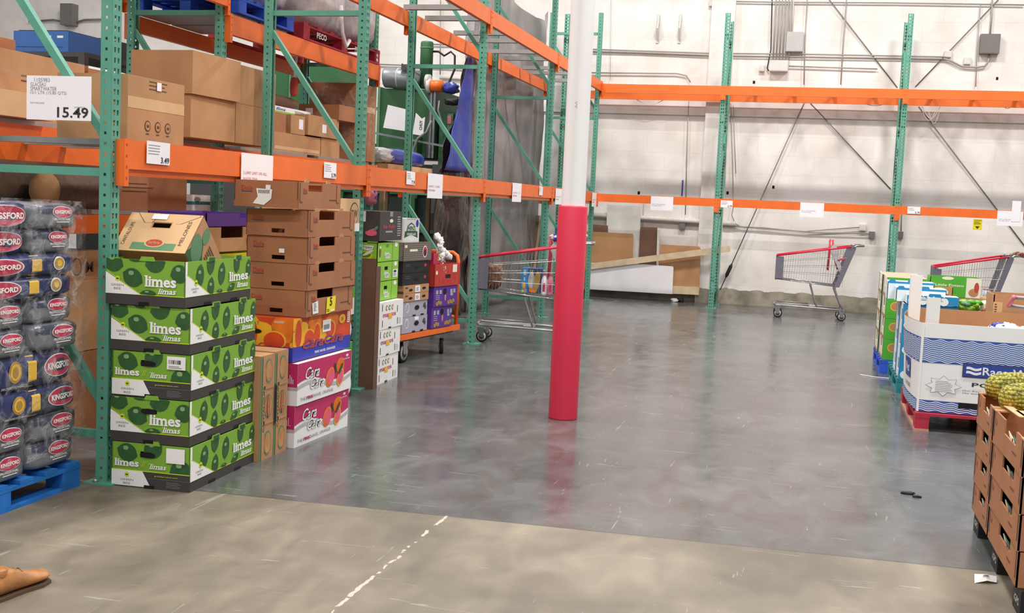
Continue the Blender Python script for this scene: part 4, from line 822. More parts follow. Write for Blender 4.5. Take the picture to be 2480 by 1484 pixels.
for k in range(3):
    W, D, H = .40, .50, .152; z = .665 + k * .158; top = k == 2; mb = MB(); tray(mb, W, D, H, 'kiwi', 'kiwi', .006, {'S': [] if top else [(.17, .085, .25, .115)]}); P = SD(mb)
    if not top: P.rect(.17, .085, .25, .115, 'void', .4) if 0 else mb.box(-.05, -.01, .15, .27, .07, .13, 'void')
    P.ell(.055, .075, .02, .04, 'kbrown', 1.5); P.ell(.055, .115, .016, .012, 'cream', 2); P.rect(.05, .01, .06, .035, 'cream', 1.6)
    P.text('kiwi', .15, .045, .26, .08, 'white', 2, .03, .3); P.text('KISSES', .17, .02, .29, .055, 'white', 2, .03, .3); P.ell(.22, .125, .03, .014, 'kiwid', 1) if top else None
    P.rect(.34, .0, .345, H, 'kiwid', 1.5); P.ell(.42, .13, .035, .018, 'white', 1.5)
    if k == 1: P.rect(.36, .02, .47, .085, 'paper', 2); P.lines(.37, .03, .46, .055, 3, 'inkg', 3); P.rect(.38, .06, .44, .078, 'ink', 3)
    P = FR(mb, W)
    P.ell(W - .1, .05, .06, .035, 'limeyl', 1); P.ell(W - .1, .055, .045, .022, 'kiwid', 2); P.ell(W - .08, .07, .05, .012, 'cream', 3, 14, .5); P.poly([(W - .14, .13), (W - .03, .13), (W - .045, .1), (W - .085, .088), (W - .125, .1)], 'white', 2); P.text('Oppy', W - .125, .102, W - .045, .125, 'ink', 3, .01)
    if top: mb.prism([(0, 0), (.09, 0), (.08, .03), (.01, .03)], (-W, D, H), (0, -1, 0), (0, 0, 1), .004, 'kiwi').box(-.09, -.005, .0, .012, H - .005, H + .015, 'kiwi')
    tag(mb.build('kiwi_carton', None, (-3.315, 8.65, z)), ('lowest green kiwi carton, on the white mango cartons', 'middle green kiwi carton, with a white barcode label', 'topmost green kiwi carton, open, under the black grapefruit carton')[k], 'carton', 'green kiwi cartons')
W, D, H = .42, .52, .235; mb = MB().box(-W, 0, 0, D, 0, H, 'limeblk'); P = SD(mb)
P.text('Star Ruby', .07, .09, .34, .13, 'logor', 1.5, .03); P.rect(.13, .065, .29, .08, 'inkg', 1.5); P.ell(.26, .16, .04, .015, 'cream', 1.5); P.lines(.4, .03, .49, .2, 9, 'inkg', 1.5, .5); P.rect(.22, .195, .29, .235, 'grey', 1.5)
P = FR(mb, W); P.poly([(W - .12, .07), (W - .05, .1), (W - .02, .07), (W - .035, .045), (W - .09, .045)], 'pink', 2); P.ell(W - .07, .06, .05, .022, 'pink', 2.4); P.ell(W - .03, .1, .025, .012, 'mgreenl', 3, 12, .8); P.rect(.02, .15, W - .12, .233, 'white', 1); P.rect(0, .15, .1, .23, 'white', 1)
tag(mb.build('grapefruit_carton', None, (-3.30, 8.64, 1.137 + .012)), 'black grapefruit carton with a pink fruit slice on top of the kiwi cartons', 'carton')

# ------------------------------------------------------------------ orange flatbed cart with its load
def wheel(parent, x, y, r_, w_=.03, ang=0, hub='wheel', fork=True, top=None):
    wm = MB(); wm.disc((0, 0, r_), (1, 0, 0), r_, w_, 'tyre', 24); wm.disc((0, 0, r_), (1, 0, 0), r_ * .76, w_ + .006, hub, 20); wm.disc((0, 0, r_), (1, 0, 0), r_ * .5, w_ + .01, 'dgrey', 16); wm.disc((0, 0, r_), (1, 0, 0), r_ * .2, w_ + .02, 'chrome', 10)
    for k in range(5): a = 1.2566 * k; wm.bar((0, 0, r_), (0, r_ * .72 * math.cos(a), r_ + r_ * .72 * math.sin(a)), w_ + .014, r_ * .16, hub, (1, 0, 0))
    o = wm.build('wheel', parent, (x, y, 0), ang)
    if fork:
        t = top or r_ * 2.25; f = MB()
        for s in (-1, 1): f.prism([(-.3 * r_, r_ * .85), (.3 * r_, r_ * .85), (r_ * .75, t - .02), (-r_ * .5, t - .02)], (s * (w_ / 2 + .008) - (.0 if s < 0 else -.003), 0, 0), (0, 1, 0), (0, 0, 1), .003, 'chrome')
        f.box(-w_ / 2 - .012, w_ / 2 + .012, -r_ * .5, r_ * .75, t - .02, t, 'chrome'); f.build('fork', o)
    return o
AF = R(-8.2); fc = tag(empty('flatbed_cart', (-3.49, 9.62, 0), AF), 'orange flatbed cart with a pipe handle, loaded with fruit cartons', 'cart')
mb = MB().box(-.62, 0, 0, 1.34, .225, .275, 'orange').box(-.60, -.02, .02, 1.32, .2755, .281, 'dgrey').box(-.55, -.05, .05, 1.29, .20, .225, 'dgrey'); mb.build('deck', fc)
mb = MB().tube([(-.03, 1.31, .24), (-.03, 1.31, .9), (-.045, 1.31, .955), (-.09, 1.31, .985), (-.53, 1.31, .985), (-.575, 1.31, .955), (-.59, 1.31, .9), (-.59, 1.31, .24)], .019, 'orange', 12)
mb.tube([(-.03, 1.31, .58), (-.59, 1.31, .58)], .017, 'orange', 10).tube([(-.03, 1.31, .35), (-.59, 1.31, .35)], .017, 'orange', 10).tube([(-.2, 1.29, .35), (-.2, 1.24, .42), (-.2, 1.2, .4), (-.2, 1.19, .3)], .008, 'dred', 8); mb.build('handle', fc)
for x in (-.09, -.53): wheel(fc, x, .30, .095, .045, R(2), top=.225); wheel(fc, x, 1.12, .075, .035, R(30 if x > -.3 else 10), top=.225)
Tc = Matrix.Translation((-3.49, 9.62, 0)) @ Matrix.Rotation(AF, 4, 'Z')
def oncart(x, y, z): return Tc @ V((x, y, z))
def cartbox(name, x, y, z, W, D, H, mat, label, cat='carton', group=None, open_=False, deco=None, rz=0, inner='card2', holes={}):
    mb = MB()
    if open_: tray(mb, W, D, H, mat, inner, .006, holes)
    else: mb.box(-W, 0, 0, D, 0, H, mat)
    if deco: deco(mb, W, D, H)
    return tag(mb.build(name, None, oncart(x, y, z), AF + rz), label, cat, group)
def d_grape(mb, W, D, H):
    P = SD(mb); P.ell(.09, H * .6, .035, .045, 'white', 1); P.ell(.09, H * .6, .028, .036, 'lav', 2); P.ell(.28, H * .55, .045, .022, 'void', 3); P.ell(.43, H * .65, .03, .02, 'dgrey', 1, 10, .6); P.ell(.45, H * .5, .02, .02, 'dgrey', 1); P.rect(.2, .0, .26, .014, 'void', 2); P.rect(.36, 0, .42, .014, 'void', 2)
    FR(mb, W).ell(W - .04, H * .5, .02, .04, 'inkg', 1)
z = .282
cartbox('grape_carton', -.01, .13, z, .3, .5, .145, 'lav', 'lower grey lilac grape carton on the orange cart', 'carton', 'grey lilac grape cartons', deco=lambda m_, W, D, H: (d_grape(m_, W, D, H), SD(m_).rect(.24, .11, .32, .14, 'paper', 2)))
cartbox('grape_carton', -.01, .13, z + .147, .3, .49, .14, 'lav', 'upper grey lilac grape carton on the orange cart', 'carton', 'grey lilac grape cartons', deco=d_grape)
def d_cb(mb, W, D, H):
    P = SD(mb); P.rect(.22, .005, .32, H - .008, 'paper', 2); P.lines(.24, .015, .3, H - .02, 3, 'inkg', 3); P.ell(.14, H * .4, .035, .011, 'void', 2); P.ell(.4, H * .5, .035, .011, 'void', 2); P.ell(.06, H * .7, .03, .008, 'inkb', 1); FR(mb, W).rect(0, 0, W, .02, 'dgrey', 1)
for k in range(2): cartbox('fruit_tray', 0, .12, z + .289 + k * .074, .3, .5, .072, 'card', '%s shallow brown tray with a white label on the orange cart' % ('lower', 'upper')[k], 'fruit tray', 'shallow brown trays on the orange cart', deco=d_cb)
def d_blk(mb, W, D, H): P = SD(mb); P.rect(.22, H * .35, .32, H * .55, 'void', 1); P.lines(.05, H * .5, .16, H * .8, 2, 'dgrey', 1); P.ell(.44, H * .6, .025, .015, 'logor', 1)
for k in range(2): cartbox('produce_crate', -.01, .11, z + .438 + k * .108, .32, .52, .105, 'black', '%s black produce crate in the middle of the cart stack' % ('lower', 'upper')[k], 'crate', 'black produce crates', deco=d_blk)
def d_tau(mb, W, D, H):
    P = SD(mb)
    for i in range(9): P.rect(0, .008 + i * H / 9, D, .011 + i * H / 9, 'inkb', 1)
    P.rect(.12, .085, .27, .105, 'cream', 2); P.rect(.02, .12, .07, .145, 'cream', 2); P.ell(.42, .08, .045, .055, 'white', 2); P.ell(.42, .08, .037, .045, 'logor', 3); P.ell(.42, .07, .02, .03, 'ink', 4)
cartbox('produce_crate', 0, .09, z + .655, .34, .56, .165, 'taupe', 'weathered grey brown printed crate high on the orange cart', 'crate', None, True, d_tau)
def d_vin(mb, W, D, H):
    P = SD(mb); P.rect(.01, .01, D - .01, H - .005, 'white', 1); P.poly([(.06, .1), (.08, .15), (.15, .18), (.22, .15), (.24, .1), (.27, .1), (.28, .04), (.15, .07), (.02, .04), (.03, .1)], 'mgreen', 2); P.poly([(.075, .105), (.09, .145), (.15, .165), (.21, .145), (.225, .105)], 'white', 3)
    P.text('HEINZ', .085, .11, .215, .145, 'mgreen', 4, .03); P.text('VINEGAR', .06, .062, .24, .085, 'white', 4, .02); P.ell(.265, .17, .025, .035, 'royal', 2); P.text('DISTILLED', .07, .205, .24, .213, 'grey', 2)
cartbox('vinegar_carton', -.02, .11, z + .822, .25, .31, .215, 'white', 'white vinegar carton with green lettering at the top of the cart stack', deco=d_vin)
def d_pur(mb, W, D, H):
    P = SD(mb); P.ell(.22, H * .72, .035, .03, 'void', 2)
    for u in (.04, .11, .33, .39): P.rect(u, H * .62, u + .045, H * .82, 'lav', 1.5)
    for i in range(3): P.rect(.04, H * (.35 + .09 * i), .12, H * (.38 + .09 * i), 'lav', 1.5)
    P.ell(.23, H * .45, .016, .04, 'hpink', 1.5); P.ell(.36, H * .55, .03, .014, 'lav', 1.5)
    for u, v in ((.1, .2), (.14, .16), (.07, .14), (.33, .2), (.37, .17), (.4, .22), (.3, .17)): P.ell(u, H * v, .026, .02, 'gold', 1.5, 8)
cartbox('fruit_carton', -.0, .70, z, .34, .44, .205, 'purple', 'lower purple fruit carton on the orange cart', 'carton', 'purple fruit cartons', deco=d_pur)
cartbox('fruit_carton', .01, .71, z + .207, .34, .48, .19, 'purple', 'upper purple fruit carton on the orange cart', 'carton', 'purple fruit cartons', deco=d_pur, rz=R(-2))
def d_tom(mb, W, D, H):
    P = SD(mb); P.rect(.22, H * .35, .32, H * .52, 'void', 2); P.rect(.36, H * .6, .45, H * .95, 'cream', 2); P.ell(.04, H * .62, .02, .02, 'cream', 2)
    for k in range(6): P.ell(.05 + .08 * k, H * .25 + .02 * (k % 2), .04, .035, 'tomato', 1, 10)
cartbox('fruit_carton', .02, .69, z + .40, .36, .52, .21, 'tomato', 'red tomato carton above the purple cartons', 'carton', None, True, d_tom, rz=R(-2))
cartbox('fruit_carton', .0, .69, z + .612, .3, .24, .10, 'logor', 'small red and tan open carton beside the crumpled paper', 'carton', None, True, lambda m_, W, D, H: SD(m_).text('5 kg', .09, .03, .14, .09, 'limeyl', 2, .03, 0, True))
random.seed(5); mb = MB()
for k in range(12):
    a = k / 12; mb.blob((-.0 + random.uniform(-.02, .02), .10 - .12 * a + random.uniform(-.02, .02), -.16 + .36 * a), .02, .04, .032, 'tissue', 2.2, 5, .35)
for k in range(6): mb.blob((-.05, .15 + .03 * k, .03 - .012 * k), .04, .04, .03, 'tissue', 3, 4, .25)
tag(mb.build('tissue_paper', None, oncart(.0, .8, z + .70), AF), 'crumpled white tissue paper with print spilling over the red carton', 'paper')

# ------------------------------------------------------------------ shopping carts  (x: nose -> handle, y: width)
def shopping_cart(label, loc, rz, group='red rimmed shopping carts', grey=True, child=True):
    r = tag(empty('shopping_cart', loc, rz), label, 'shopping cart', group)
    L = [(0, .90), (1.0, 1.075)]; yb_ = lambda x: .19 + .09 * x                    # half width grows to the handle
    def rim(x): return L[0][1] + (L[1][1] - L[0][1]) * x
    def flo(x): return .565 - .075 * x
    XE = lambda z: .84 + (z - .5) * .32                                            # slanted rear
    mb = MB()
    for s in (-1, 1):
        for k in range(26):
            x = .04 + k * .036; mb.tube([(x, s * yb_(x) * .93, flo(x)), (x + .02, s * yb_(x), rim(x) - .01)], .0024, 'chrome', 4, False)
        for f in (.28, .52, .76): mb.tube([(0, s * yb_(0), flo(0) + f * .33), (XE(.5 + f * .55) , s * yb_(.95), flo(.9) + f * .56)], .0035, 'chrome', 5, False)
        mb.tube([(0, s * .19, .565), (.86, s * .255, .50)], .008, 'chrome', 6)
    for k in range(22): x = .03 + k * .038; mb.tube([(x, -yb_(x) * .93, flo(x)), (x, yb_(x) * .93, flo(x))], .0024, 'chrome', 4, False)
    for k in range(9): y = -.18 + k * .045; mb.tube([(0, y, .565), (.86, y * 1.35, .50)], .0024, 'chrome', 4, False)
    mb.build('wire_basket', r)
    mb = MB().box(-.012, .012, -.2, .2, .55, .905, 'cartgrey').box(-.01, .1, -.205, -.195, .57, .88, 'cartgrey').box(-.01, .1, .195, .205, .57, .88, 'cartgrey'); mb.build('nose_panel', r)
    mb = MB()
    for s in (-1, 1):
        mb.prism([(.83, .49), (.90, .49), (1.10, 1.06), (1.07, 1.11), (1.01, 1.08)], (0, s * .275 - (.0 if s < 0 else -.012), 0), (1, 0, 0), (0, 0, 1), .018, 'cartgrey')
    mb.bar((.87, -.27, .52), (.87, .27, .52), .03, .03, 'cartgrey')
    for k in range(9): y = -.22 + k * .055; mb.tube([(.88, y, .52), (1.05, y, 1.02)], .0025, 'chrome', 4, False)
    for z_ in (.65, .8, .93): mb.tube([(.86 + (z_ - .5) * .32, -.27, z_), (.86 + (z_ - .5) * .32, .27, z_)], .003, 'chrome', 4, False)
    mb.build('rear_panel', r)
    for s in (-1, 1): MB().tube([(0, s * .20, .905), (.5, s * .245, .995), (1.03, s * .28, 1.085)], .0125, 'redcart', 8).build('red_rail', r)
    MB().tube([(0, -.2, .905), (0, .2, .905)], .0125, 'redcart', 8).build('red_rail', r)
    MB().tube([(1.06, -.27, 1.07), (1.1, -.26, 1.1), (1.2, -.22, 1.105), (1.2, .22, 1.105), (1.1, .26, 1.1), (1.06, .27, 1.07)], .016, 'chrome', 10).build('handle', r)
    mb = MB()
    for s in (-1, 1):
        mb.tube([(.50, s * .2, .54), (.51, s * .2, .47), (.58, s * .2, .26), (.60, s * .2, .19)], .011, 'galv', 8); mb.tube([(.84, s * .22, .50), (.85, s * .22, .44), (.93, s * .22, .26), (.97, s * .22, .17)], .012, 'galv', 8)
        mb.tube([(.0, s * .15, .19), (.03, s * .19, .18), (.6, s * .21, .17), (.98, s * .22, .155)], .014, 'galv', 8); mb.tube([(.03, s * .17, .215), (.5, s * .19, .20)], .009, 'galv', 8)
    mb.tube([(0, -.15, .19), (0, .15, .19)], .014, 'galv', 8).tube([(.6, -.2, .18), (.6, .2, .18)], .01, 'galv', 8).tube([(.97, -.22, .16), (.97, .22, .16)], .012, 'galv', 8)
    for k in range(7): mb.tube([(.03, -.12 + .04 * k, .195), (.6, -.12 + .04 * k, .185)], .003, 'galv', 5, False)
    mb.build('frame', r)
    for x, a in ((.06, 8), (.96, -12)):
        for s in (-1, 1): wheel(r, x, s * .2, .062, .026, R(90 + a * s), top=.155)
    if child:
        mb = MB(); mb.prism([(.74, 1.04), (.80, 1.12), (.86, 1.03), (.93, .72), (.90, .70)], (0, -.13, 0), (1, 0, 0), (0, 0, 1), .004, 'lgrey').prism([(.74, 1.04), (.80, 1.12), (.86, 1.03), (.93, .72), (.90, .70)], (0, .134, 0), (1, 0, 0), (0, 0, 1), .004, 'lgrey')
        for s in (-1, 1): mb.tube([(.74, s * .12, 1.15), (.745, s * .12, 1.0), (.735, s * .12, .72)], .009, 'redcart', 6).tube([(.78, s * .1, 1.17), (.8, s * .1, 1.0), (.87, s * .1, .74)], .009, 'redcart', 6).tube([(.86, s * .13, .88), (.99, s * .13, .9)], .009, 'redcart', 6)
        mb.tube([(.74, -.12, 1.15), (.75, .12, 1.17)], .012, 'redcart', 6); mb.build('child_seat', r)
    return r
c2 = shopping_cart('empty shopping cart with red rails standing by the back wall', (-.44, 17.58, 0), R(2))
c1 = place(dup(c2), (-3.42, 12.08, 0), R(8), 'shopping cart with groceries, half hidden by the red column')
c3 = place(dup(c2), (1.63, 16.35, 0), R(1), 'shopping cart being pushed past the potato cartons at the picture edge'); c3.scale = (.865, .93, 1)
for ch in list(c3.children):
    if ch.name.startswith('child_seat'): bpy.data.objects.remove(ch)
Tg = Matrix.Translation((-3.42, 12.08, 0)) @ Matrix.Rotation(R(8), 4, 'Z')
def incart(x, y, z): return Tg @ V((x, y, z))
mb = MB().blob((0, 0, .13), .095, .12, .13, 'brown', 3, 10, .09); P = None
for k in range(14): a = random.uniform(0, 6.28); zz_ = random.uniform(.02, .22); mb.tube([(.095 * math.cos(a), .12 * math.sin(a), zz_), (.1 * math.cos(a + .3), .125 * math.sin(a + .3), zz_ + .04)], .004, 'card', 4)
tag(mb.build('coconut', None, incart(.13, -.02, .565), R(8)), 'brown fibrous round item lying in the nose of the loaded shopping cart', 'coconut')
mb = MB().box(0, .22, 0, .16, 0, .265, 'steelblue'); P = Pn(mb, (0, 0, 0), (1, 0, 0), (0, 0, 1))
P.rect(0, 0, .075, .265, 'onion', 1); P.rect(.075, 0, .22, .265, 'dblue', 1); P.ell(.11, .13, .035, .1, 'lgrey', 2); P.ell(.165, .12, .035, .12, 'gold', 2, 14, -.15); P.ell(.12, .03, .03, .025, 'oj', 3); P.ell(.03, .08, .018, .035, 'ojy', 2); P.ell(.05, .03, .012, .03, 'hpink', 2); P.ell(.02, .02, .015, .015, 'limeyl', 2)
P.text('12', .09, .225, .125, .25, 'limeyl', 3, .03); P.rect(.02, .19, .05, .25, 'lgrey', 2); P.rect(.03, .13, .04, .17, 'white', 2)
tag(mb.build('snack_box', None, incart(.45, -.13, .545), R(8)), 'blue printed snack box standing in the loaded shopping cart', 'box')
for k, x in enumerate((.70, .765)):
    mb = MB().lathe([(.0, 0), (.03, .0), (.033, .02), (.033, .16), (.02, .195), (.013, .2), (.013, .215)], 'hpink' if k else 'panelw', 16).lathe([(.017, .215), (.017, .235), (0, .235)], 'magenta', 12).box(-.034, -.0335, -.01, .012, .03, .12, 'purple').box(-.012, .012, -.0345, -.034, .04, .13, 'magenta')
    tag(mb.build('lotion_bottle', None, incart(x, -.13, .53), R(8)), ('white bottle with a pink cap beside the snack box in the cart', 'pink bottle next to the white one in the cart')[k], 'bottle')
mb = MB().blob((0, 0, 0), .12, .15, .05, 'royal', 3, 8, .15).blob((-.05, -.02, .0), .1, .1, .035, 'white', 3, 6, .2).blob((0, .02, .10), .09, .12, .035, 'steelblue', 3, 8, .15).blob((.1, 0, .03), .14, .1, .03, 'white', 3, 6, .15)
tag(mb.build('grocery_bag', None, incart(.88, -.02, 1.15), R(8)), 'blue and white plastic bag resting on the child seat of the loaded cart', 'bag')
mb = MB().lathe([(0, 0), (.045, 0), (.05, .02), (.05, .08), (.048, .09)], 'onionw', 16).lathe([(.052, .09), (.052, .105), (0, .105)], 'logor', 16)
tag(mb.build('food_tub', None, (2.33, 16.42, .54)), 'pale tub with a red lid inside the pushed shopping cart', 'tub')

# ------------------------------------------------------------------ hung plastic sheets behind the aisle rack
def sheet(name, prof, mat, label, amp=.05, seed=2, X0=-4.42, n=36, mo=34, cat='plastic sheet', fr=5.0):
    """prof: (z, y_left, y_right) from the floor up; folds run down the sheet"""
    random.seed(seed); ph = [random.uniform(0, 6) for _ in range(6)]; vv = []; zs_ = [prof[0][0] + (prof[-1][0] - prof[0][0]) * j / mo for j in range(mo + 1)]
    for z in zs_:
        for (a, b) in zip(prof, prof[1:]):
            if a[0] <= z <= b[0] + 1e-6: t = (z - a[0]) / (b[0] - a[0]); y0 = a[1] + (b[1] - a[1]) * t; y1 = a[2] + (b[2] - a[2]) * t; break
        for i in range(n + 1):
            y = y0 + (y1 - y0) * i / n
            x = X0 + amp * (math.sin(y * fr + ph[0] + .5 * math.sin(z * 1.3)) * .5 + math.sin(y * fr * 2.3 + z * .9 + ph[1]) * .3 + math.sin(z * 5 + y * 2 + ph[2]) * .22 + math.sin(z * 11 + y * 5 + ph[3]) * .1)
            vv.append((x, y, z))
    mb = MB().add(vv, [(j * (n + 1) + i, j * (n + 1) + i + 1, (j + 1) * (n + 1) + i + 1, (j + 1) * (n + 1) + i) for j in range(mo) for i in range(n)], mat, True)
    o = mb.build(name); md = o.modifiers.new('film', 'SOLIDIFY'); md.thickness = .004; return tag(o, label, cat)
sheet('plastic_sheet', [(.0, 15.0, 18.7), (.6, 14.9, 18.9), (3.0, 15.0, 19.0), (3.6, 15.0, 19.0)], 'sheetg', 'grey plastic sheet hanging behind the third and fourth bays')
mb = MB(); n = 40; vv = []; TP = ((15.0, 5.15), (16.0, 4.95), (17.1, 4.5), (17.9, 4.40), (18.4, 4.43), (19.0, 4.68))
for j in range(13):
    for i in range(n + 1):
        y = 15.0 + 4.0 * i / n
        for a, b in zip(TP, TP[1:]):
            if a[0] <= y <= b[0]: zt_ = a[1] + (b[1] - a[1]) * (y - a[0]) / (b[0] - a[0])
        z = 3.45 + (zt_ - 3.45) * j / 12; vv.append((-4.40 + .07 * math.sin(y * 3.1 + z * 1.9) + .05 * math.sin(z * 4 - y * 2.2), y, z))
mb.add(vv, [(j * (n + 1) + i, j * (n + 1) + i + 1, (j + 1) * (n + 1) + i + 1, (j + 1) * (n + 1) + i) for j in range(12) for i in range(n)], 'sheetg', True)
tag(mb.build('plastic_sheet'), 'upper grey plastic sheet sagging between the tall posts above the crossbars', 'plastic sheet')
sheet('plastic_sheet', [(.0, 13.4, 15.15), (1.0, 13.3, 15.15), (1.6, 13.25, 15.1), (1.9, 13.75, 15.1), (2.8, 14.4, 15.05), (3.4, 14.55, 15.0)], 'sheetd', 'dark brown black plastic sheet hanging beside the blue tarp', .09, 5, -4.45)
sheet('blue_tarp', [(1.86, 13.55, 14.72), (2.4, 13.9, 14.72), (3.0, 14.2, 14.65), (3.42, 14.38, 14.55)], 'tarp', 'blue tarp hanging in a narrow wedge beside the green machine', .035, 8, -4.36, 20, 24, 'tarp', 7)
sheet('plastic_sheet', [(2.85, 14.6, 15.2), (3.5, 14.6, 15.2), (4.8, 14.75, 15.3)], 'sheett', 'pale plastic strip hanging beside the blue tarp', .03, 9, -4.47, 10, 20)
for k in range(5):
    a = ony(1296 + k * 7, 522, 18.9); b_ = ony(1276 + k * 7, 655, 18.7); mb = MB().bar((a.x, a.y, a.z), (b_.x + .0, b_.y - .1, .02 if k > 9 else b_.z - .75), .045, .02, ('wood', 'woodd')[k % 2], (0, 1, 0))
    tag(mb.build('plank'), 'long narrow board leaning behind the loaded cart, %s from the corner post' % ('first', 'second', 'third', 'fourth', 'fifth')[4 - k], 'plank', 'boards leaning in the corner')

# ------------------------------------------------------------------ green machine
ym = 16.0; gm = tag(empty('baling_machine', (-5.8, ym, 0)), 'large dark green baling machine with tank, hoses and motor behind the rack', 'machine')
def mrel(x0, x1, y0, y1, z0, z1, mat, mb=None): return (mb or MB()).box(x0 + 5.8, x1 + 5.8, y0 - ym, y1 - ym, z0, z1, mat)
mb = mrel(-7.9, -4.95, 16.2, 17.6, 0, 2.0, 'mdark'); mrel(-6.9, -6.75, 16.1, 16.3, 0, 2.3, 'mgreen', mb); mrel(-5.75, -5.6, 16.05, 16.3, 0, 2.4, 'mgreen', mb); mrel(-5.2, -5.05, 16.05, 16.3, 0, 2.3, 'mgreen', mb)
for z in (.5, 1.0, 1.55, 1.9): mrel(-7.9, -4.95, 16.14, 16.2, z, z + .05, 'mgreen', mb)
mb.build('base_frame', gm)
mb = mrel(-6.3, -5.40, 16.3, 17.6, 2.1, 3.10, 'mgreen'); mrel(-6.32, -6.28, 16.28, 17.6, 2.1, 3.12, 'mgreenl', mb); mrel(-5.52, -5.4, 16.24, 16.3, 2.1, 3.08, 'dgrey', mb); mrel(-5.48, -5.45, 16.22, 16.24, 2.1, 3.08, 'msteel', mb); mrel(-5.43, -5.40, 16.22, 16.24, 2.1, 3.08, 'msteel', mb); mb.build('hopper', gm)
mb = mrel(-8.1, -7.0, 16.4, 17.2, 2.0, 3.46, 'mgreen'); mrel(-7.8, -7.78, 16.38, 16.4, 2.0, 3.46, 'mgreenl', mb); mb.build('side_housing', gm)
mb = MB().prism([(-.75, 2.34), (-.42, 2.27), (-.42, 1.95), (-.75, 2.02)], (0, .0, 0), (1, 0, 0), (0, 0, 1), .04, 'mgreenl').prism([(-.95, 2.40), (-.75, 2.37), (-.75, 2.05), (-.95, 2.08)], (0, .0, 0), (1, 0, 0), (0, 0, 1), .04, 'mgreenl'); mb.build('chute_panel', gm)
MB().bar((-.95, -.03, 2.50), (.95, -.03, 2.22), .02, .03, 'msteel').build('chute_rail', gm)
mb = mrel(-5.35, -4.55, 16.3, 17.2, 1.9, 2.78, 'mgreen'); mrel(-5.2, -5.12, 16.22, 16.3, 2.25, 2.75, 'mgreenl', mb); mrel(-5.08, -5.0, 16.22, 16.3, 2.2, 2.75, 'mgreenl', mb); mrel(-4.85, -4.6, 16.25, 16.3, 2.3, 2.5, 'mgreenl', mb); mrel(-5.2, -5.14, 16.2, 16.22, 2.6, 2.72, 'hpink', mb); mb.build('control_housing', gm)
MB().lathe([(0, 3.12), (.095, 3.12), (.095, 3.78), (.085, 3.80), (0, 3.80)], 'mgreen', 24, Matrix.Translation((.18, .4, 0))).lathe([(.1, 3.70), (.1, 3.72)], 'mgreenl', 24, Matrix.Translation((.18, .4, 0))).build('upright_cylinder', gm)
mb = MB().tube([(-.42, .3, 3.26), (-.4, .3, 3.26), (.12, .3, 3.22)], [.14, .15, .15], 'msteel', 24).disc((-.2, .3, 3.25), (1, 0, 0), .155, .02, 'lgrey', 24).bar((-.1, .12, 3.44), (.18, .12, 3.28), .02, .02, 'dgrey').box(-.12, .04, .15, .2, 3.36, 3.44, 'dgrey'); mb.build('tank', gm)
MB().disc((.27, .25, 3.20), (1, 0, 0), .11, .06, 'lgrey', 20).disc((.40, .22, 3.14), (1, 0, 0), .085, .2, 'orange', 20).disc((.3, .22, 3.14), (1, 0, 0), .105, .05, 'pipe', 20).build('pump', gm)
MB().blob((.62, .25, 3.12), .11, .09, .08, 'tarp', 3, 6, .15).box(.5, .74, .2, .3, 3.06, 3.1, 'black').blob((.68, .2, 2.92), .12, .1, .05, 'black', 3, 6, .2).build('motor', gm)
MB().tube([(.28, .4, 3.66), (.36, .4, 3.66), (.45, .4, 3.6), (.55, .4, 3.66), (.62, .38, 3.6), (.63, .36, 3.4), (.56, .33, 3.2), (.56, .3, 3.05)], .016, 'black', 8).build('hose', gm)
MB().tube([(.45, -.08, 2.62), (.4, -.12, 2.45), (.28, -.14, 2.36), (.22, -.14, 2.2), (.24, -.14, 1.95), (.32, -.14, 1.7), (.28, -.14, 1.5)], .022, 'hose', 8).build('hose', gm)
MB().tube([(.5, .1, 2.92), (.5, .06, 2.78), (.58, .02, 2.6), (.62, 0, 2.4)], .014, 'hose', 6).build('hose', gm)
MB().box(.28, .38, -.13, -.12, 1.98, 2.08, 'mgreenl').box(.34, .42, -.13, -.12, 1.75, 1.87, 'mgreenl').build('notice', gm)
mb = mrel(-5.3, -4.95, 15.9, 16.1, 1.3, 2.0, 'dgrey'); mrel(-5.2, -5.0, 15.88, 15.9, 1.45, 1.8, 'black', mb); mrel(-5.22, -4.98, 15.87, 15.9, 1.42, 1.44, 'msteel', mb); mb.build('side_box', gm)
tag(MB().prism([(0, 0), (.42, -.05), (.40, .26), (.06, .33)], (-6.08, 15.92, 2.50), (1, 0, 0), (0, 0, 1), .02, 'panelw').build('foam_board'), 'white foam board leaning on the green machine, left one', 'board')
mb = MB().prism([(0, 0), (.16, -.02), (.18, .25), (.13, .22), (.04, .30)], (-5.62, 15.9, 2.42), (1, 0, 0), (0, 0, 1), .02, 'panelw'); Pn(mb, (-5.62, 15.9, 2.42), (1, 0, 0), (0, 0, 1)).text('CHUY', .1, .06, .145, .2, 'ink', 1, .03, 0, True)
tag(mb.build('foam_board'), 'torn white board with black lettering on the green machine', 'board')
o = MB().box(-4.75, -4.35, 12.6, 13.2, 0, .35, 'brown'); tag(o.build('floor_carton'), 'low brown carton on the floor beyond the flatbed cart', 'carton')

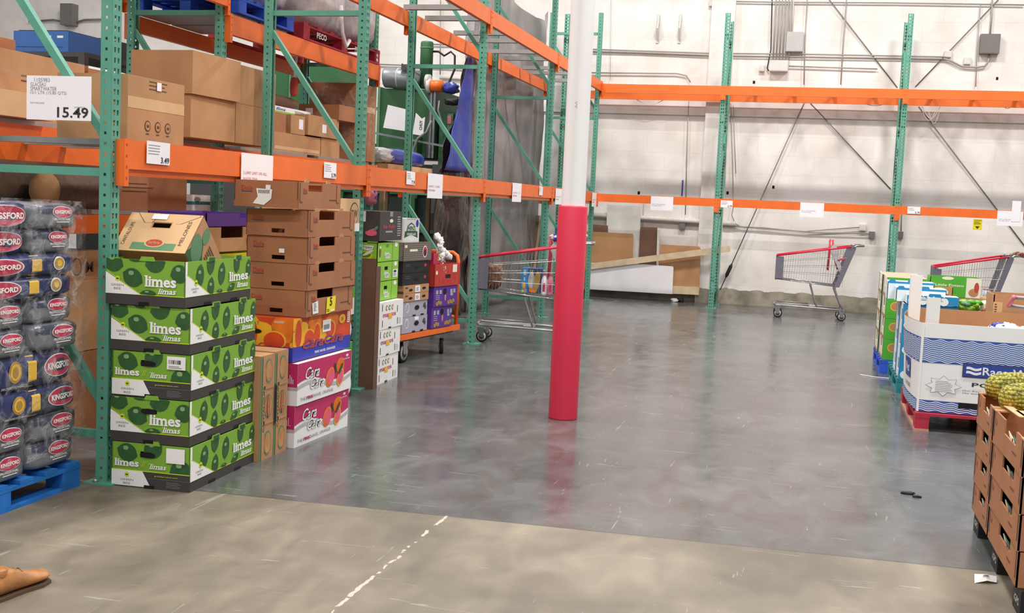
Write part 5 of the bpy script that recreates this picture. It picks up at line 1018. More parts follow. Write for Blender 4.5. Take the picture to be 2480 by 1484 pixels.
# ------------------------------------------------------------------ things leaning on the back wall
def lean(name, px, Y, mat, label, t=.012, cat='board', deco=None, ylean=0):
    P_ = [ony(x, y, Y) for x, y in px]; mb = MB().prism([(p.x, p.z) for p in P_], (0, Y, 0), (1, 0, 0), (0, 0, 1), t, mat)
    if deco: deco(mb)
    return tag(mb.build(name), label, cat)
lean('cardboard_sheet', [(1404, 559), (1532, 566), (1534, 570), (1530, 706), (1400, 700)], 19.12, 'card', 'wide brown cardboard sheet leaning on the wall, left of the white board', .01, 'cardboard')
lean('cardboard_sheet', [(1436, 543), (1472, 546), (1472, 600), (1436, 600)], 19.16, 'brown', 'dark cardboard piece showing above the wide brown sheet', .01, 'cardboard')
lean('white_board', [(1470, 495), (1552, 499), (1545, 700), (1466, 700)], 19.19, 'boxw', 'tall off white board behind the cardboard sheets', .01)
lean('cardboard_sheet', [(1551, 549), (1592, 551), (1588, 700), (1543, 700)], 19.15, 'cardd', 'dark brown cardboard sheet standing upright in the middle', .01, 'cardboard')
lean('metal_strip', [(1592, 552), (1599, 553), (1597, 568), (1594, 700), (1588, 700)], 19.13, 'boxw', 'narrow perforated metal strip beside the dark brown sheet', .012, 'strip')
lean('cardboard_sheet', [(1598, 592), (1693, 597), (1697, 602), (1693, 714), (1594, 710)], 19.11, 'card', 'brown cardboard sheet leaning next to the pilaster', .01, 'cardboard')
lean('wood_board', [(1628, 692), (1694, 695), (1692, 714), (1628, 711)], 19.09, 'wood', 'pale wooden panel at the foot of the cardboard by the pilaster', .015, 'panel')
lean('white_board', [(1429, 636), (1560, 640), (1629, 645), (1631, 648), (1628, 712), (1424, 700)], 19.03, 'panelw', 'large white panel leaning low against the wall', .02, 'panel')
a, b_ = ony(1430, 645, 19.0), ony(1768, 602, 19.0); mb = MB().bar((a.x, a.y, a.z), (b_.x, b_.y, b_.z), .03, .10, 'wood', (0, 0, 1)); tag(mb.build('wood_plank'), 'long pale wooden plank leaning across the wall behind the wall rack frame', 'plank')
mb = MB().blob((0, 0, 0), .06, .03, .03, 'white', 3, 4, .3).blob((.09, 0, .01), .05, .03, .035, 'black', 3, 4, .3); p = ony(1636, 704, 18.98); tag(mb.build('paper_scrap', None, (p.x, 18.98, .03)), 'small scrap of litter at the foot of the wall near the pilaster', 'litter')

# ------------------------------------------------------------------ pipes, conduits and boxes on the back wall
def wline(name, pts, r_, mat, label, cat='conduit', Y=19.25, group='conduits on the back wall', n=6):
    P_ = [ony(x, y, Y) for x, y in pts]; return tag(MB().tube([(p.x, p.y, p.z) for p in P_], r_, mat, n).build(name), label, cat, group)
for nm, pts, r_, mt, lab, cat in (
    ('wall_pipe', [(1425, 521), (1560, 528), (1700, 537), (1781, 542)], .045, 'pipe', 'thick painted pipe running low along the wall behind the corner bay', 'pipe'),
    ('conduit', [(1425, 119), (1550, 123), (1723, 129), (1950, 131), (2200, 136), (2290, 138)], .012, 'conduit', 'upper long conduit crossing the wall above the upper beam', 'conduit'),
    ('conduit', [(1425, 124), (1550, 127), (1723, 134), (1950, 138), (2200, 141), (2285, 143)], .010, 'conduit', 'second long conduit just below the upper long one', 'conduit'),
    ('conduit', [(2285, 142), (2300, 146), (2330, 161), (2365, 163), (2385, 160), (2394, 148), (2396, 130)], .016, 'conduit', 'bent conduit rising into the tan square box', 'conduit'),
    ('conduit', [(2398, 82), (2402, 40), (2403, 0)], .013, 'conduit', 'vertical conduit above the tan square box', 'conduit'),
    ('conduit', [(1750, 3), (1870, 5), (2170, 7), (2480, 12)], .011, 'conduit', 'conduit along the very top of the picture', 'conduit'),
    ('conduit', [(1425, 176), (1550, 177), (1640, 178), (1662, 183), (1672, 199)], .011, 'conduit', 'conduit bending down above the upper beam, left of the pilaster', 'conduit'),
    ('conduit', [(1910, 160), (2030, 164), (2125, 167)], .011, 'conduit', 'short conduit right of the grey junction box', 'conduit'),
    ('conduit', [(1775, 546), (1850, 554), (1950, 560), (2000, 556), (2085, 550)], .010, 'conduit', 'sagging cable ending at the pale outlet box', 'conduit'),
    ('conduit', [(1745, 547), (1850, 551), (1960, 562), (2105, 566)], .010, 'conduit', 'sagging cable ending at the grey outlet box', 'conduit'),
    ('conduit', [(1780, 541), (1795, 549), (1810, 551)], .010, 'conduit', 'short bend leaving the thick painted pipe', 'conduit'),
    ('conduit', [(1660, 543), (1700, 545)], .010, 'conduit', 'short conduit between the grey box and the pilaster', 'conduit'),
    ('conduit', [(2178, 478), (2184, 500), (2182, 560)], .010, 'conduit', 'curved conduit dropping to the outlet box right of the frame', 'conduit'),
    ('conduit', [(1668, 245), (1664, 360), (1660, 520)], .009, 'conduit', 'thin vertical conduit left of the pilaster', 'conduit'),
    ('conduit', [(1770, 250), (1775, 400), (1776, 500), (1772, 520), (1780, 541)], .008, 'conduit', 'thin vertical cable right of the pilaster', 'conduit'),
    ('conduit', [(1776, 255), (1782, 420)], .006, 'conduit', 'second thin vertical cable right of the pilaster', 'conduit'),
    ('conduit', [(1560, 487), (1556, 548)], .005, 'conduit', 'thin wire above the dark brown sheet', 'conduit'),
    ('conduit', [(1480, 0), (1478, 195)], .004, 'conduit', 'thin vertical wire left on the wall, near the column', 'conduit'),
    ('conduit', [(1955, 0), (1949, 100), (1947, 205)], .010, 'conduit', 'vertical conduit right of the grey panel box', 'conduit'),
    ('conduit', [(2050, 0), (2042, 100), (2036, 205)], .010, 'conduit', 'vertical conduit left of the potato frame top', 'conduit'),
    ('conduit', [(2375, 10), (2366, 130), (2363, 210)], .008, 'conduit', 'thin vertical conduit left of the tan square box', 'conduit'),
    ('conduit', [(1870, 0), (1867, 120), (1858, 165), (1862, 172)], .009, 'black', 'dark cable curving into the round box', 'cable'),
    ('conduit', [(905, 155), (990, 158), (1200, 168)], .012, 'conduit', 'conduit pair behind the green cylinder', 'conduit'),
    ('conduit', [(1045, 107), (1120, 109)], .012, 'conduit', 'short horizontal conduit right of the green cylinder', 'conduit'),
    ('conduit', [(1067, 0), (1066, 180)], .012, 'conduit', 'vertical conduit behind the green machine hose', 'conduit'),
    ('conduit', [(70, 52), (130, 48), (150, 52), (180, 55), (205, 48), (245, 47)], .018, 'boxg', 'conduit running through the dark wall box at the upper left', 'conduit'),
    ('conduit', [(140, 135), (240, 137)], .012, 'conduit', 'thin conduit below the dark wall box at the upper left', 'conduit'),
    ('wall_pipe', [(1065, 188), (1110, 190), (1125, 192)], .03, 'pipe', 'pale pipe on the wall beside the blue tarp', 'pipe')):
    wline(nm, pts, r_, mt, lab, cat)
for k in range(6): wline('conduit', [(1880 + k * 7.6, 0), (1872 + k * 7.6, 145)], .013, 'conduit', 'vertical conduit into the grey junction box, number %d of six from the left' % (k + 1) if 0 else 'vertical conduit of the bundle entering the pale junction box, %s from the left' % ('first', 'second', 'third', 'fourth', 'fifth', 'sixth')[k], 'conduit', 19.22, 'bundle of conduits over the junction box')
for k in range(3): wline('conduit', [(1910 + k * 6, 0), (1906 + k * 6, 76)], .010, 'boxw', 'pale conduit entering the grey panel box, %s from the left' % ('first', 'second', 'third')[k], 'conduit', 19.24, 'conduits over the grey panel box')
def wbox(name, x0, y0, x1, y1, t, mat, label, cat='junction box'):
    a, b = ony(x0, y1, 19.3 - t), ony(x1, y0, 19.3 - t); mb = MB().box(a.x, b.x, 19.3 - t, 19.299, a.z, b.z, mat).box(a.x + .01, b.x - .01, 19.297 - t, 19.3 - t, a.z + .01, b.z - .01, mat)
    return tag(mb.build(name), label, cat)
wbox('junction_box', 1863, 146, 1909, 171, .16, 'boxw', 'pale junction box under the conduit bundle'); wbox('panel_box', 1903, 77, 1947, 124, .12, 'lgrey', 'light grey panel box right of the conduit bundle', 'electrical box')
wbox('electrical_box', 2373, 82, 2424, 129, .14, 'boxg', 'tan square electrical box high at the right', 'electrical box'); wbox('junction_box', 1644, 537, 1660, 554, .07, 'boxg', 'small grey box left of the pilaster'); wbox('outlet_box', 2081, 544, 2098, 558, .06, 'boxw', 'pale outlet box at the end of the sagging cable')
wbox('outlet_box', 2104, 561, 2119, 577, .07, 'boxg', 'grey outlet box below and right of the pale one'); wbox('outlet_box', 2172, 561, 2188, 577, .07, 'boxg', 'grey outlet box right of the potato frame'); wbox('junction_box', 2334, 139, 2352, 155, .06, 'boxw', 'small pale box left of the tan square box'); wbox('junction_box', 2287, 123, 2305, 138, .06, 'boxw', 'small pale box at the end of the long conduits')
wbox('junction_box', 1838, 157, 1852, 172, .07, 'boxw', 'small round cornered box left of the pale junction box'); wbox('electrical_box', 145, 8, 174, 60, .2, 'boxg', 'dark electrical box with a paper label at the upper left', 'electrical box'); wbox('junction_box', 1717, -4, 1730, 14, .08, 'boxw', 'pale box at the top beside the pilaster')
wbox('wall_slot', 1650, 436, 1655, 474, .02, 'royal', 'narrow dark blue strip on the wall above the lower beam', 'strip')
for i, (x, y) in enumerate(((1547, 467), (1762, 467), (1873, 453), (2415, 190), (2415, 289), (1826, 199))): wbox('wall_hole_cover', x - 3, y - 3.5, x + 3, y + 3.5, .004, 'void', 'small dark square mark on the wall, %s' % ('above the corner beam', 'right of the pilaster', 'by the diagonal rod', 'high at the right', 'below the upper beam at the right', 'on the ledge course')[i], 'wall mark')
for k, x in enumerate((1594, 1647)):
    p = ony(x, 60, 19.3); mb = MB().prism([(0, 0), (.16, .22), (.0, .46)], (p.x, 19.298, p.z - .30), (0, -1, 0), (0, 0, 1), .02, 'boxw').box(-.02 + p.x, .02 + p.x, 19.28, 19.299, p.z - .3, p.z + .17, 'boxw')
    tag(mb.build('wall_bracket'), 'triangular white shelf bracket high on the wall, %s one' % ('left', 'right')[k], 'bracket', 'pair of wall brackets')
# bracing rods
for nm, a, b, Y, lab in (('brace_rod', (1960, 222), (1744, 702), 19.12, 'steel rod with a turnbuckle slanting down to the pilaster foot'), ('brace_rod', (1963, 250), (2157, 458), 19.12, 'steel rod slanting down behind the potato frame'), ('brace_rod', (2225, 258), (2500, 620), 19.12, 'steel rod slanting down at the right of the wall'),
        ('brace_rod', (2005, -5), (2173, 212), 19.12, 'thin steel rod above the upper beam, falling to the right'), ('brace_rod', (2422, -5), (2217, 210), 19.12, 'thin steel rod above the upper beam, rising to the right')):
    p, q_ = ony(*a, 19.245), ony(*b, 19.29 if b[0] != 1744 else 19.17); o = tag(MB().tube([p, q_], .009, 'rod', 6).build(nm), lab, 'rod', 'bracing rods on the back wall')
    if b[0] == 1744: r1 = p.lerp(q_, .865); r2 = p.lerp(q_, .935); MB().tube([r1, r1.lerp(r2, .2), r1.lerp(r2, .8), r2], [.012, .03, .03, .012], 'black', 8).build('turnbuckle', o)
for i, (x, y, w_) in enumerate(((1575, 252, 70), (2120, 255, 90), (2250, 275, 36), (2262, 282, 26), (2255, 270, 44), (2440, 262, 30))):
    pts = [ony(x - w_ / 2 + w_ * k / 10, y - 12 + (18 if i in (2, 3, 4) else 13) * math.sin(math.pi * k / 10) * (1.6 if i in (2, 3, 4) else 1), 19.05) for k in range(11)]
    tag(MB().tube(pts, .005, 'pipe', 5).build('loose_cable'), 'loose white cable loop hanging under the upper beam, %s' % ('corner bay', 'middle bay', 'coil right of the potato frame, outer', 'coil right of the potato frame, inner', 'coil right of the potato frame, widest', 'at the right edge')[i], 'cable', 'loose cable loops')

# ------------------------------------------------------------------ right side: potato bin on its red pallet
pallet('pallet', 2.0, 8.68, 0, 1.18, 1.3, 'redp', 'red painted wooden pallet under the big blue and white potato bin', mat2='pinkw')
BW, BD, BZ, BH = 1.16, 1.24, .135, .64
random.seed(4); mb = MB()
def sidemap(u, v, L): return V((-.0012 * L - .075 * math.sin(math.pi * min(1, max(0, u / BD))) * (.4 + .6 * v / BH), BD - u, v)) # left face seen from the aisle: u from far to near
def frontmap(u, v, L): return V((u, -.0012 * L, v))
def waves(P, u0, u1, v0, v1, n, wl, amp, base='bwave', L=1, fill='onionw'):
    m_ = int((u1 - u0) / wl * 8); 
    for k in range(m_): a, b = u0 + (u1 - u0) * k / m_, u0 + (u1 - u0) * (k + 1) / m_; P.rect(a, v0, b, v1, base, L)
    dv = (v1 - v0 - 2.4 * amp) / n
    for i in range(n):
        vc = v0 + 1.2 * amp + dv * (i + .2)
        for k in range(m_):
            a, b = u0 + (u1 - u0) * k / m_, u0 + (u1 - u0) * (k + 1) / m_; ya, yb2 = vc + amp * math.sin(6.2832 * a / wl), vc + amp * math.sin(6.2832 * b / wl)
            P.poly([(a, ya), (b, yb2), (b, yb2 + dv * .42), (a, ya + dv * .42)], fill, L + 1)
mb.prism([(0, 0), (BW, 0), (BW, BH), (0, BH)], (0, 0, 0), (1, 0, 0), (0, 0, 1), .008, 'white')
mb.prism([(0, 0), (BW, 0), (BW, BH + .02), (0, BH + .02)], (BW, BD, 0), (-1, 0, 0), (0, 0, 1), .008, 'card')
mb.prism([(0, 0), (BD, 0), (BD, BH), (0, BH)], (BW, 0, 0), (0, 1, 0), (0, 0, 1), .008, 'white')
n = 14; g = [[sidemap(BD * i / n, BH * j / 3, L) for i in range(n + 1)] for L in (0, -8) for j in range(4)]
for s_, o_ in (('white', 0), ('card', 4)):
    vv = [p for r_ in g[o_:o_ + 4] for p in r_]; mb.add(vv, [(j * (n + 1) + i, j * (n + 1) + i + 1, (j + 1) * (n + 1) + i + 1, (j + 1) * (n + 1) + i) for j in range(3) for i in range(n)], s_, True)
mb.box(.0, BW, .0, BD, 0, .01, 'card')
mb.prism([(0, 0), (BW, 0), (BW, BH), (0, BH)], (0, .0085, 0), (1, 0, 0), (0, 0, 1), .001, 'card')
F_ = Pn(mb, (0, 0, 0), (1, 0, 0), (0, 0, 1), frontmap); S_ = Pn(mb, (0, 0, 0), (1, 0, 0), (0, 0, 1), sidemap)
waves(F_, 0, BW, .355, .535, 12, .105, .007); waves(F_, 0, BW, 0, .085, 5, .105, .006); waves(S_, .03, BD - .02, .355, .535, 12, .105, .007); waves(S_, .03, BD - .02, 0, .085, 5, .105, .006)
F_.rect(-.0, 0, .014, BH, 'white', 4)
F_.rect(.29, .27, .95, .375, 'dblue', 4); F_.rect(.30, .28, .94, .365, 'bdeep', 5)
for v in (.295, .325):
    for k in range(8): a, b = .315 + .1 * k / 8, .315 + .1 * (k + 1) / 8; F_.poly([(a, v + .006 * math.sin(a * 62)), (b, v + .006 * math.sin(b * 62)), (b, v + .018 + .006 * math.sin(b * 62)), (a, v + .018 + .006 * math.sin(a * 62))], 'white', 6)
F_.text('Race-West', .425, .293, .83, .35, 'white', 6, .015); F_.text('POTATOES', .36, .205, .86, .235, 'ink', 5, .015); F_.text('Our freshest', .30, .17, .47, .18, 'ink', 5, 0, .2); F_.text('Our west best', .30, .152, .47, .162, 'ink', 5, 0, .2)
st = [(.17 + (.125 if k % 2 == 0 else .085) * math.cos(6.283 * k / 16), .195 + (.075 if k % 2 == 0 else .05) * math.sin(6.283 * k / 16)) for k in range(16)]
F_.poly(st, 'grey', 3); F_.poly([(.17 + (a - .17) * .96, .195 + (b - .195) * .95) for a, b in st], 'white', 4); F_.lines(.115, .15, .235, .235, 7, 'inkg', 5, .3)
F_.rect(.28, .045, .44, .085, 'void', 5)
S_.rect(.72, .2, .95, .345, 'bdeep', 4); S_.text('West', .76, .24, .92, .31, 'white', 5, .01); S_.text('TATOES', .7, .13, .95, .16, 'ink', 4, .01)
pb = tag(mb.build('potato_bin', None, (.83, 8.73, BZ)), 'large blue and white wave printed cardboard potato bin at the right', 'bin')
for (x, y, z, h, t) in ((.03, .06, .55, .27, 0), (-.03, .86, .42, .52, 0)):
    MB().box(x, x + .085, y, y + .012, z, z + h, 'white').box(x, x + .01, y + .0125, y + .1, z, z + h, 'white').build('corner_board', pb)
def sack(x, y, z, sx, sy, sz, mats, label, seed, cat='bag', jit=.1, rz=0):
    random.seed(seed); mb = MB().blob((0, 0, sz), sx, sy, sz, mats[0], 3, 10, jit * .5)
    for k, mt in enumerate(mats[1:]): mb.blob((random.uniform(-.5, .5) * sx, random.uniform(-.5, .2) * sy, sz * 1.25), sx * .5, sy * .5, sz * .8, mt, 3, 6, jit)
    return tag(mb.build('produce_bag', None, (x, y, z), rz), label, cat, 'bags in the potato bin')
for k, (x, y) in enumerate(((1.08, 9.0), (1.45, 8.98), (1.78, 9.0), (1.1, 9.45), (1.5, 9.5), (1.8, 9.5))):
    sack(x, y, BZ + .02, .17, .2, .24, ('potato',), 'brown potato bag filling the potato bin, %s' % ('front left', 'front middle', 'front right', 'back left', 'back middle', 'back right')[k], 50 + k)
sack(1.16, 9.0, .60, .14, .13, .065, ('potato', 'pinkw'), 'brown plastic potato bag lying on top at the front of the bin', 61, rz=.3)
sack(1.42, 8.99, .60, .12, .14, .09, ('panelw', 'tarp', 'panelw'), 'white and blue printed bag in the potato bin', 62, jit=.22)
sack(1.62, 8.98, .60, .11, .14, .09, ('panelw', 'purple', 'panelw'), 'white and purple printed bag at the picture edge in the bin', 63, jit=.22)

# ------------------------------------------------------------------ blue pallet with onion and potato cartons
bp = pallet('pallet', 2.02, 10.5, 0, 1.2, 1.2, 'tealp', 'blue green pallet under the onion cartons'); bp2 = pallet('pallet', 1.95, 11.78, 0, 1.2, 1.2, 'blue', 'blue pallet under the little potato cartons')
def d_onion(mb, W, D, H, side):
    P = FR(mb, W); P.rect(0, 0, W, H, 'onion', .5)
    for k in range(int(W / .085)): P.ell(.045 + .085 * k, .03, .038, .035, 'onionw', 2, 12); P.rect(.04 + .085 * k, .06, .05 + .085 * k, .075, 'onionw', 2)
    P.lines(W * .25, H - .045, W * .75, H - .02, 2, 'white', 2, .3)
for i, (x, y, z, h, lab) in enumerate(((.86, 10.9, .132, .70, 'tall stack side of white and blue onion cartons'),)): pass
for r_ in range(3):
    for k, (y, lab) in enumerate(((10.52, 'near'), (10.92, 'far'))):
        mb = MB(); W, D, H = .44, .385, .215
        tray(mb, W, D, H, 'onionw', 'card', .007, {'L': [(.13, .06, .27, .16)]}); Pn(mb, (-W, D, 0), (0, -1, 0), (0, 0, 1)).rect(.31, 0, .385, H, 'onion', 1).rect(0, 0, .03, H, 'onion', 1); d_onion(mb, W, D, H, 0)
        mb.blob((-W / 2, D / 2, H / 2), W / 2 - .02, D / 2 - .02, H / 2 - .02, 'potato', 4, 6, .05)
        tag(mb.build('onion_carton', None, (1.275 - .0, y, .132 + r_ * .217)), '%s row, %s onion carton with an open side window, on the blue green pallet' % (('bottom', 'second', 'third')[r_], lab), 'carton', 'onion cartons with open side windows')
for i, (x, y, z, W, H, lab) in enumerate(((1.275, 10.5, .785, .42, .075, 'front blue onion carton rim with drawn white onions'), (1.20, 10.76, .785, .42, .12, 'second blue and white onion carton rim, one step back'), (1.12, 11.02, .785, .40, .16, 'third blue and white onion carton rim, furthest back'))):
    mb = MB(); D = .24; tray(mb, W, D, H, 'onionw', 'card', .006); P = FR(mb, W)
    if i == 0: d_onion(mb, W, D, H, 0); mb.prism([(0, 0), (.11, 0), (.1, .02), (.01, .02)], (-W + .17, 0, H), (1, 0, 0), (0, 0, 1), .005, 'onion')
    else: P.rect(0, H - .018, W, H, 'onion', 1); mb.prism([(0, 0), (.11, 0), (.1, .02), (.01, .02)], (-W + .17, 0, H), (1, 0, 0), (0, 0, 1), .005, 'onion'); mb.prism([(0, 0), (.06, 0), (.05, .015), (.01, .015)], (-W + .01, 0, H), (1, 0, 0), (0, 0, 1), .005, 'onion')
    tag(mb.build('onion_carton', None, (x, y, z)), lab, 'carton')
plain('fruit_tray', 1.8, .5, 10.52, .6, .132, .60, 'card', 'brown tray stack under the bagged greens', 'fruit tray')
random.seed(12); mb = MB().blob((-.06, 0, .03), .05, .06, .04, 'lav', 3, 6, .1)
for k in range(26): a = random.uniform(0, 6.28); mb.blob((.075 * math.cos(a) * random.random() + .01, -.05 + .05 * math.sin(a), .03 + random.random() * .065), .035, .03, .02, ('pgreen', 'kiwi', 'mgreenl')[k % 3], 3, 3, .25)
tag(mb.build('greens_bag', None, (1.36, 10.62, .735)), 'clear bag of green leafy vegetables behind the potato bin', 'bag')
random.seed(13); mb = MB().blob((0, 0, .055), .1, .07, .055, 'cream', 4, 8, .04)
for k in range(8): mb.blob((-.07 + .02 * k, -.055, .02 + .015 * (k % 3)), .018, .02, .015, 'dred', 3, 3, .1)
tag(mb.build('potato_bag', None, (1.56, 10.62, .735)), 'cream bag printed with small potatoes beside the leafy greens', 'bag')
random.seed(14)
for c_ in range(2):
    for r_ in range(4):
        W, D, H = .36, .58, .2; mb = MB(); tray(mb, W, D, H, 'cream', 'card', .007, {'L': [(.2, .1, .38, .2)], 'F': []}); Q = Pn(mb, (-W, D, 0), (0, -1, 0), (0, 0, 1)); Q.rect(0, 0, .05, H, 'mgreenl', 1).rect(.53, 0, .58, H, 'mgreenl', 1).rect(.05, 0, .53, .03, 'card', 1)
        mb.prism([(0, 0), (.06, 0), (.05, .012), (.01, .012)], (-W, D - .05, H), (0, -1, 0), (0, 0, 1), .005, 'cream'); mb.blob((-W / 2, D / 2, H / 2), W / 2 - .02, D / 2 - .02, H / 2 - .02, 'potato', 4, 6, .05)
        if c_ == 0: P = FR(mb, W); P.rect(0, 0, W, H, 'pgreen', .5); P.ell(.09, .12, .05, .045, 'ojy', 1.5); P.ell(.09, .12, .04, .036, 'card', 2)
        tag(mb.build('potato_carton', None, (1.13 + .0 - c_ * .012, 11.82 + c_ * .59, .132 + r_ * .203)), '%s potato carton in the %s column of the green and cream stack' % (('lowest', 'second', 'third', 'topmost')[r_], ('near', 'far')[c_]), 'carton', 'green and cream potato cartons by the aisle')
mb = MB(); W, D, H = .46, .3, .19; tray(mb, W, D, H, 'pgreen', 'card', .006); P = FR(mb, W); P.rect(.33, 0, W, H, 'cream', 1); P.ell(.40, .05, .045, .04, 'potato', 2); P.ell(.425, .1, .022, .05, 'dred', 3); P.rect(-.0, 0, .0, .0, 'cream', 1) if 0 else None
P.text('Little Potato', .05, .1, .31, .125, 'cream', 2, .02); P.text('the', .03, .115, .06, .13, 'cream', 2, .0); P.text('Company', .07, .075, .2, .093, 'cream', 2, .01); P.ell(.16, .178, .055, .016, 'cream', 2); P.lines(.07, .02, .29, .03, 1, 'limeyl', 2, .4)
tag(mb.build('potato_carton', None, (1.62, 11.82, .785)), 'bright green lettered potato carton standing above the onion cartons', 'carton')
mb = MB(); W, D, H = .3, .4, .11; tray(mb, W, D, H, 'card', 'card', .006); P = FR(mb, W); P.ell(.18, .06, .08, .045, 'cream', 1); P.ell(.22, .03, .05, .02, 'dred', 2)
tag(mb.build('fruit_tray', None, (1.33, 11.45, .785)), 'brown tray with a cream oval print left of the bright green carton', 'fruit tray')
plain('fruit_tray', 1.9, .75, 11.82, .5, .132, .65, 'card', 'brown carton stack under the bright green lettered carton', 'fruit tray')
plain('fruit_tray', 1.6, .3, 11.44, .3, .132, .60, 'card2', 'brown carton between the onion and potato stacks', 'fruit tray') if 0 else None
mb = MB().wall((-.0, 0, 0), (1, 0, 0), (0, 0, 1), .5, .85, .008, 'card').wall((0, .4, 0), (0, -1, 0), (0, 0, 1), .4, .85, .008, 'card').wall((.5, .4, 0), (-1, 0, 0), (0, 0, 1), .5, .85, .008, 'card').wall((.5, 0, 0), (0, 1, 0), (0, 0, 1), .4, .85, .008, 'card').box(0, .5, 0, .4, 0, .01, 'card')
P = Pn(mb, (0, 0, 0), (1, 0, 0), (0, 0, 1)); P.rect(.0, .6, .12, .8, 'cardl', 1); P.lines(.02, .68, .05, .78, 4, 'inkb', 2)
tag(mb.build('cardboard_bin', None, (1.60, 10.05, .0)) if 0 else mb.build('cardboard_bin', None, (2.06, 10.1, .0)), 'open brown cardboard bin at the picture edge behind the potato bin', 'bin') if 0 else None
mb = MB(); tray(mb, .5, .4, .17, 'card', 'card', .008); P = FR(mb, .5); P.rect(.0, .0, .07, .11, 'cardl', 1); P.lines(.01, .02, .03, .1, 4, 'inkb', 2); mb.box(-.48, -.02, .02, .38, -.62, .0, 'card')
tag(mb.build('cardboard_bin', None, (1.98, 9.60 + .42, .77 if 0 else .765)), 'open brown cardboard bin at the picture edge behind the potato bin', 'bin')
mb = MB().tube([(1.45, 8.9, .985), (2.4, 8.9, .95)], .014, 'galv', 10).tube([(1.43, 9.0, .915), (2.4, 8.95, .86)], .015, 'galv', 10).tube([(1.445, 8.88, .99), (1.435, 9.02, .91)], .016, 'hpink', 8)
mb.tube([(2.4, 8.9, .95), (2.42, 8.92, 0)], .014, 'galv', 10).tube([(2.4, 8.95, .86), (2.46, 9.3, 0)], .014, 'galv', 10)
tag(mb.build('pipe_rail'), 'grey pipe ends tied with pink tape reaching in at the picture edge', 'rail')

# ------------------------------------------------------------------ pineapples on a black pallet
r = tag(empty('plastic_pallet', (.875, 4.68, 0)), 'black plastic pallet under the pineapple trays', 'pallet')
mb = MB().box(0, 1.1, 0, 1.3, .088, .105, 'black'); 
for y in (0, .56, 1.14): mb.box(0, 1.1, y, y + .16, .0, .02, 'black')
mb.build('deck', r)
for y in (0, .56, 1.14):
    for x in (0, .47, .94):
        o = MB().box(x, x + .16, y, y + .16, .0205, .0875, 'black').build('foot', r)
        if x == 0: Q = MB(); Pn(Q, (0, y + .16, 0), (0, -1, 0), (0, 0, 1)).text('PECO' if 0 else 'iGPS', .03, .035, .13, .065, 'lgrey', 1, .02); Q.build('lettering', o)
PH = .1435
for c_, (y0, D, lab) in enumerate(((5.475, .50, 'far'), (4.72, .74, 'near'))):
    for r_ in range(4):
        mb = MB(); W = .40; top = r_ == 3; a, b = D * .24, D * .62
        # the printed long side faces the aisle (-x)
        O = (-0, D, 0)
        mb.wall((0, D, 0), (0, -1, 0), (0, 0, 1), D, PH, .007, 'card2', [(D - b, PH - .058, D - a, PH)])
        mb.wall((0, 0, 0), (1, 0, 0), (0, 0, 1), W, PH, .007, 'card2'); mb.wall((W, D, 0), (-1, 0, 0), (0, 0, 1), W, PH, .007, 'card2'); mb.wall((W, 0, 0), (0, 1, 0), (0, 0, 1), D, PH, .007, 'card2'); mb.box(.008, W - .008, .008, D - .008, 0, .006, 'card')
        P = Pn(mb, (0, D, 0), (0, -1, 0), (0, 0, 1))
        for u in (.02, D - .04): P.rect(u, .03, u + .016, PH - .006, 'cardd', 1.2)
        P.text('Dole', .06, PH - .05, .1, PH - .028, 'dred', 1.5, .02); P.rect(.06, PH - .056, .1, PH - .053, 'dblue', 1.5); P.rect(D * .68, .05, D * .8, .056, 'inkb', 1.5); P.rect(D * .66, .09, D * .7, .105, 'inkb', 1.5)
        mb.box(-.003, .06, .0, .06, PH - .004, PH + .002, 'card').box(-.003, .06, D - .06, D, PH - .004, PH + .002, 'card')
        mb.box(.02, W - .02, .02, D - .02, .006, .05, 'pineg') if not top else None
        for q in range(2): mb.tube([(.03, D * (.35 + .15 * q), .05), (.008, D * (.38 + .15 * q), PH - .035)], [.012, .002], 'cream' if q else 'crown', 5)
        tag(mb.build('pineapple_tray', None, (.86 - .004 * r_, y0, .106 + r_ * (PH + .001))), '%s brown pineapple tray of the %s column on the black pallet' % (('lowest', 'second', 'third', 'topmost')[r_], lab), 'fruit tray', 'pineapple trays in two columns')
def m_pine():
    mt = bpy.data.materials.new('pineapple_skin'); mt.use_nodes = True; nt = mt.node_tree; b = nt.nodes['Principled BSDF']; _mats['pineskin'] = mt
    tc = nn(nt, 'ShaderNodeTexCoord'); vo = nn(nt, 'ShaderNodeTexVoronoi'); vo.inputs['Scale'].default_value = 58; vo.inputs['Randomness'].default_value = .35; nt.links.new(tc.outputs['Object'], vo.inputs['Vector'])
    r_ = nn(nt, 'ShaderNodeValToRGB'); e = r_.color_ramp.elements; e[0].position = .12; e[0].color = lin('c8bc4a'); e[1].position = .72; e[1].color = lin('5a5c22'); q = e.new(.45); q.color = lin('b3ab3c')
    nt.links.new(vo.outputs['Distance'], r_.inputs[0])
    no = nn(nt, 'ShaderNodeTexNoise'); no.inputs['Scale'].default_value = 9; nt.links.new(tc.outputs['Object'], no.inputs['Vector']); mx = nn(nt, 'ShaderNodeMix', data_type='RGBA'); r2_ = nn(nt, 'ShaderNodeMapRange'); r2_.inputs[1].default_value = .5; r2_.inputs[2].default_value = .7; r2_.inputs[4].default_value = .7
    nt.links.new(no.outputs[0], r2_.inputs[0]); nt.links.new(r2_.outputs[0], mx.inputs[0]); nt.links.new(r_.outputs[0], mx.inputs[6]); mx.inputs[7].default_value = lin('d9a62a'); nt.links.new(mx.outputs[2], b.inputs['Base Color'])
    bp = nn(nt, 'ShaderNodeBump'); bp.inputs['Strength'].default_value = 1; bp.inputs['Distance'].default_value = .02; bp.invert = True; nt.links.new(vo.outputs['Distance'], bp.inputs['Height']); nt.links.new(bp.outputs[0], b.inputs['Normal']); b.inputs['Roughness'].default_value = .5
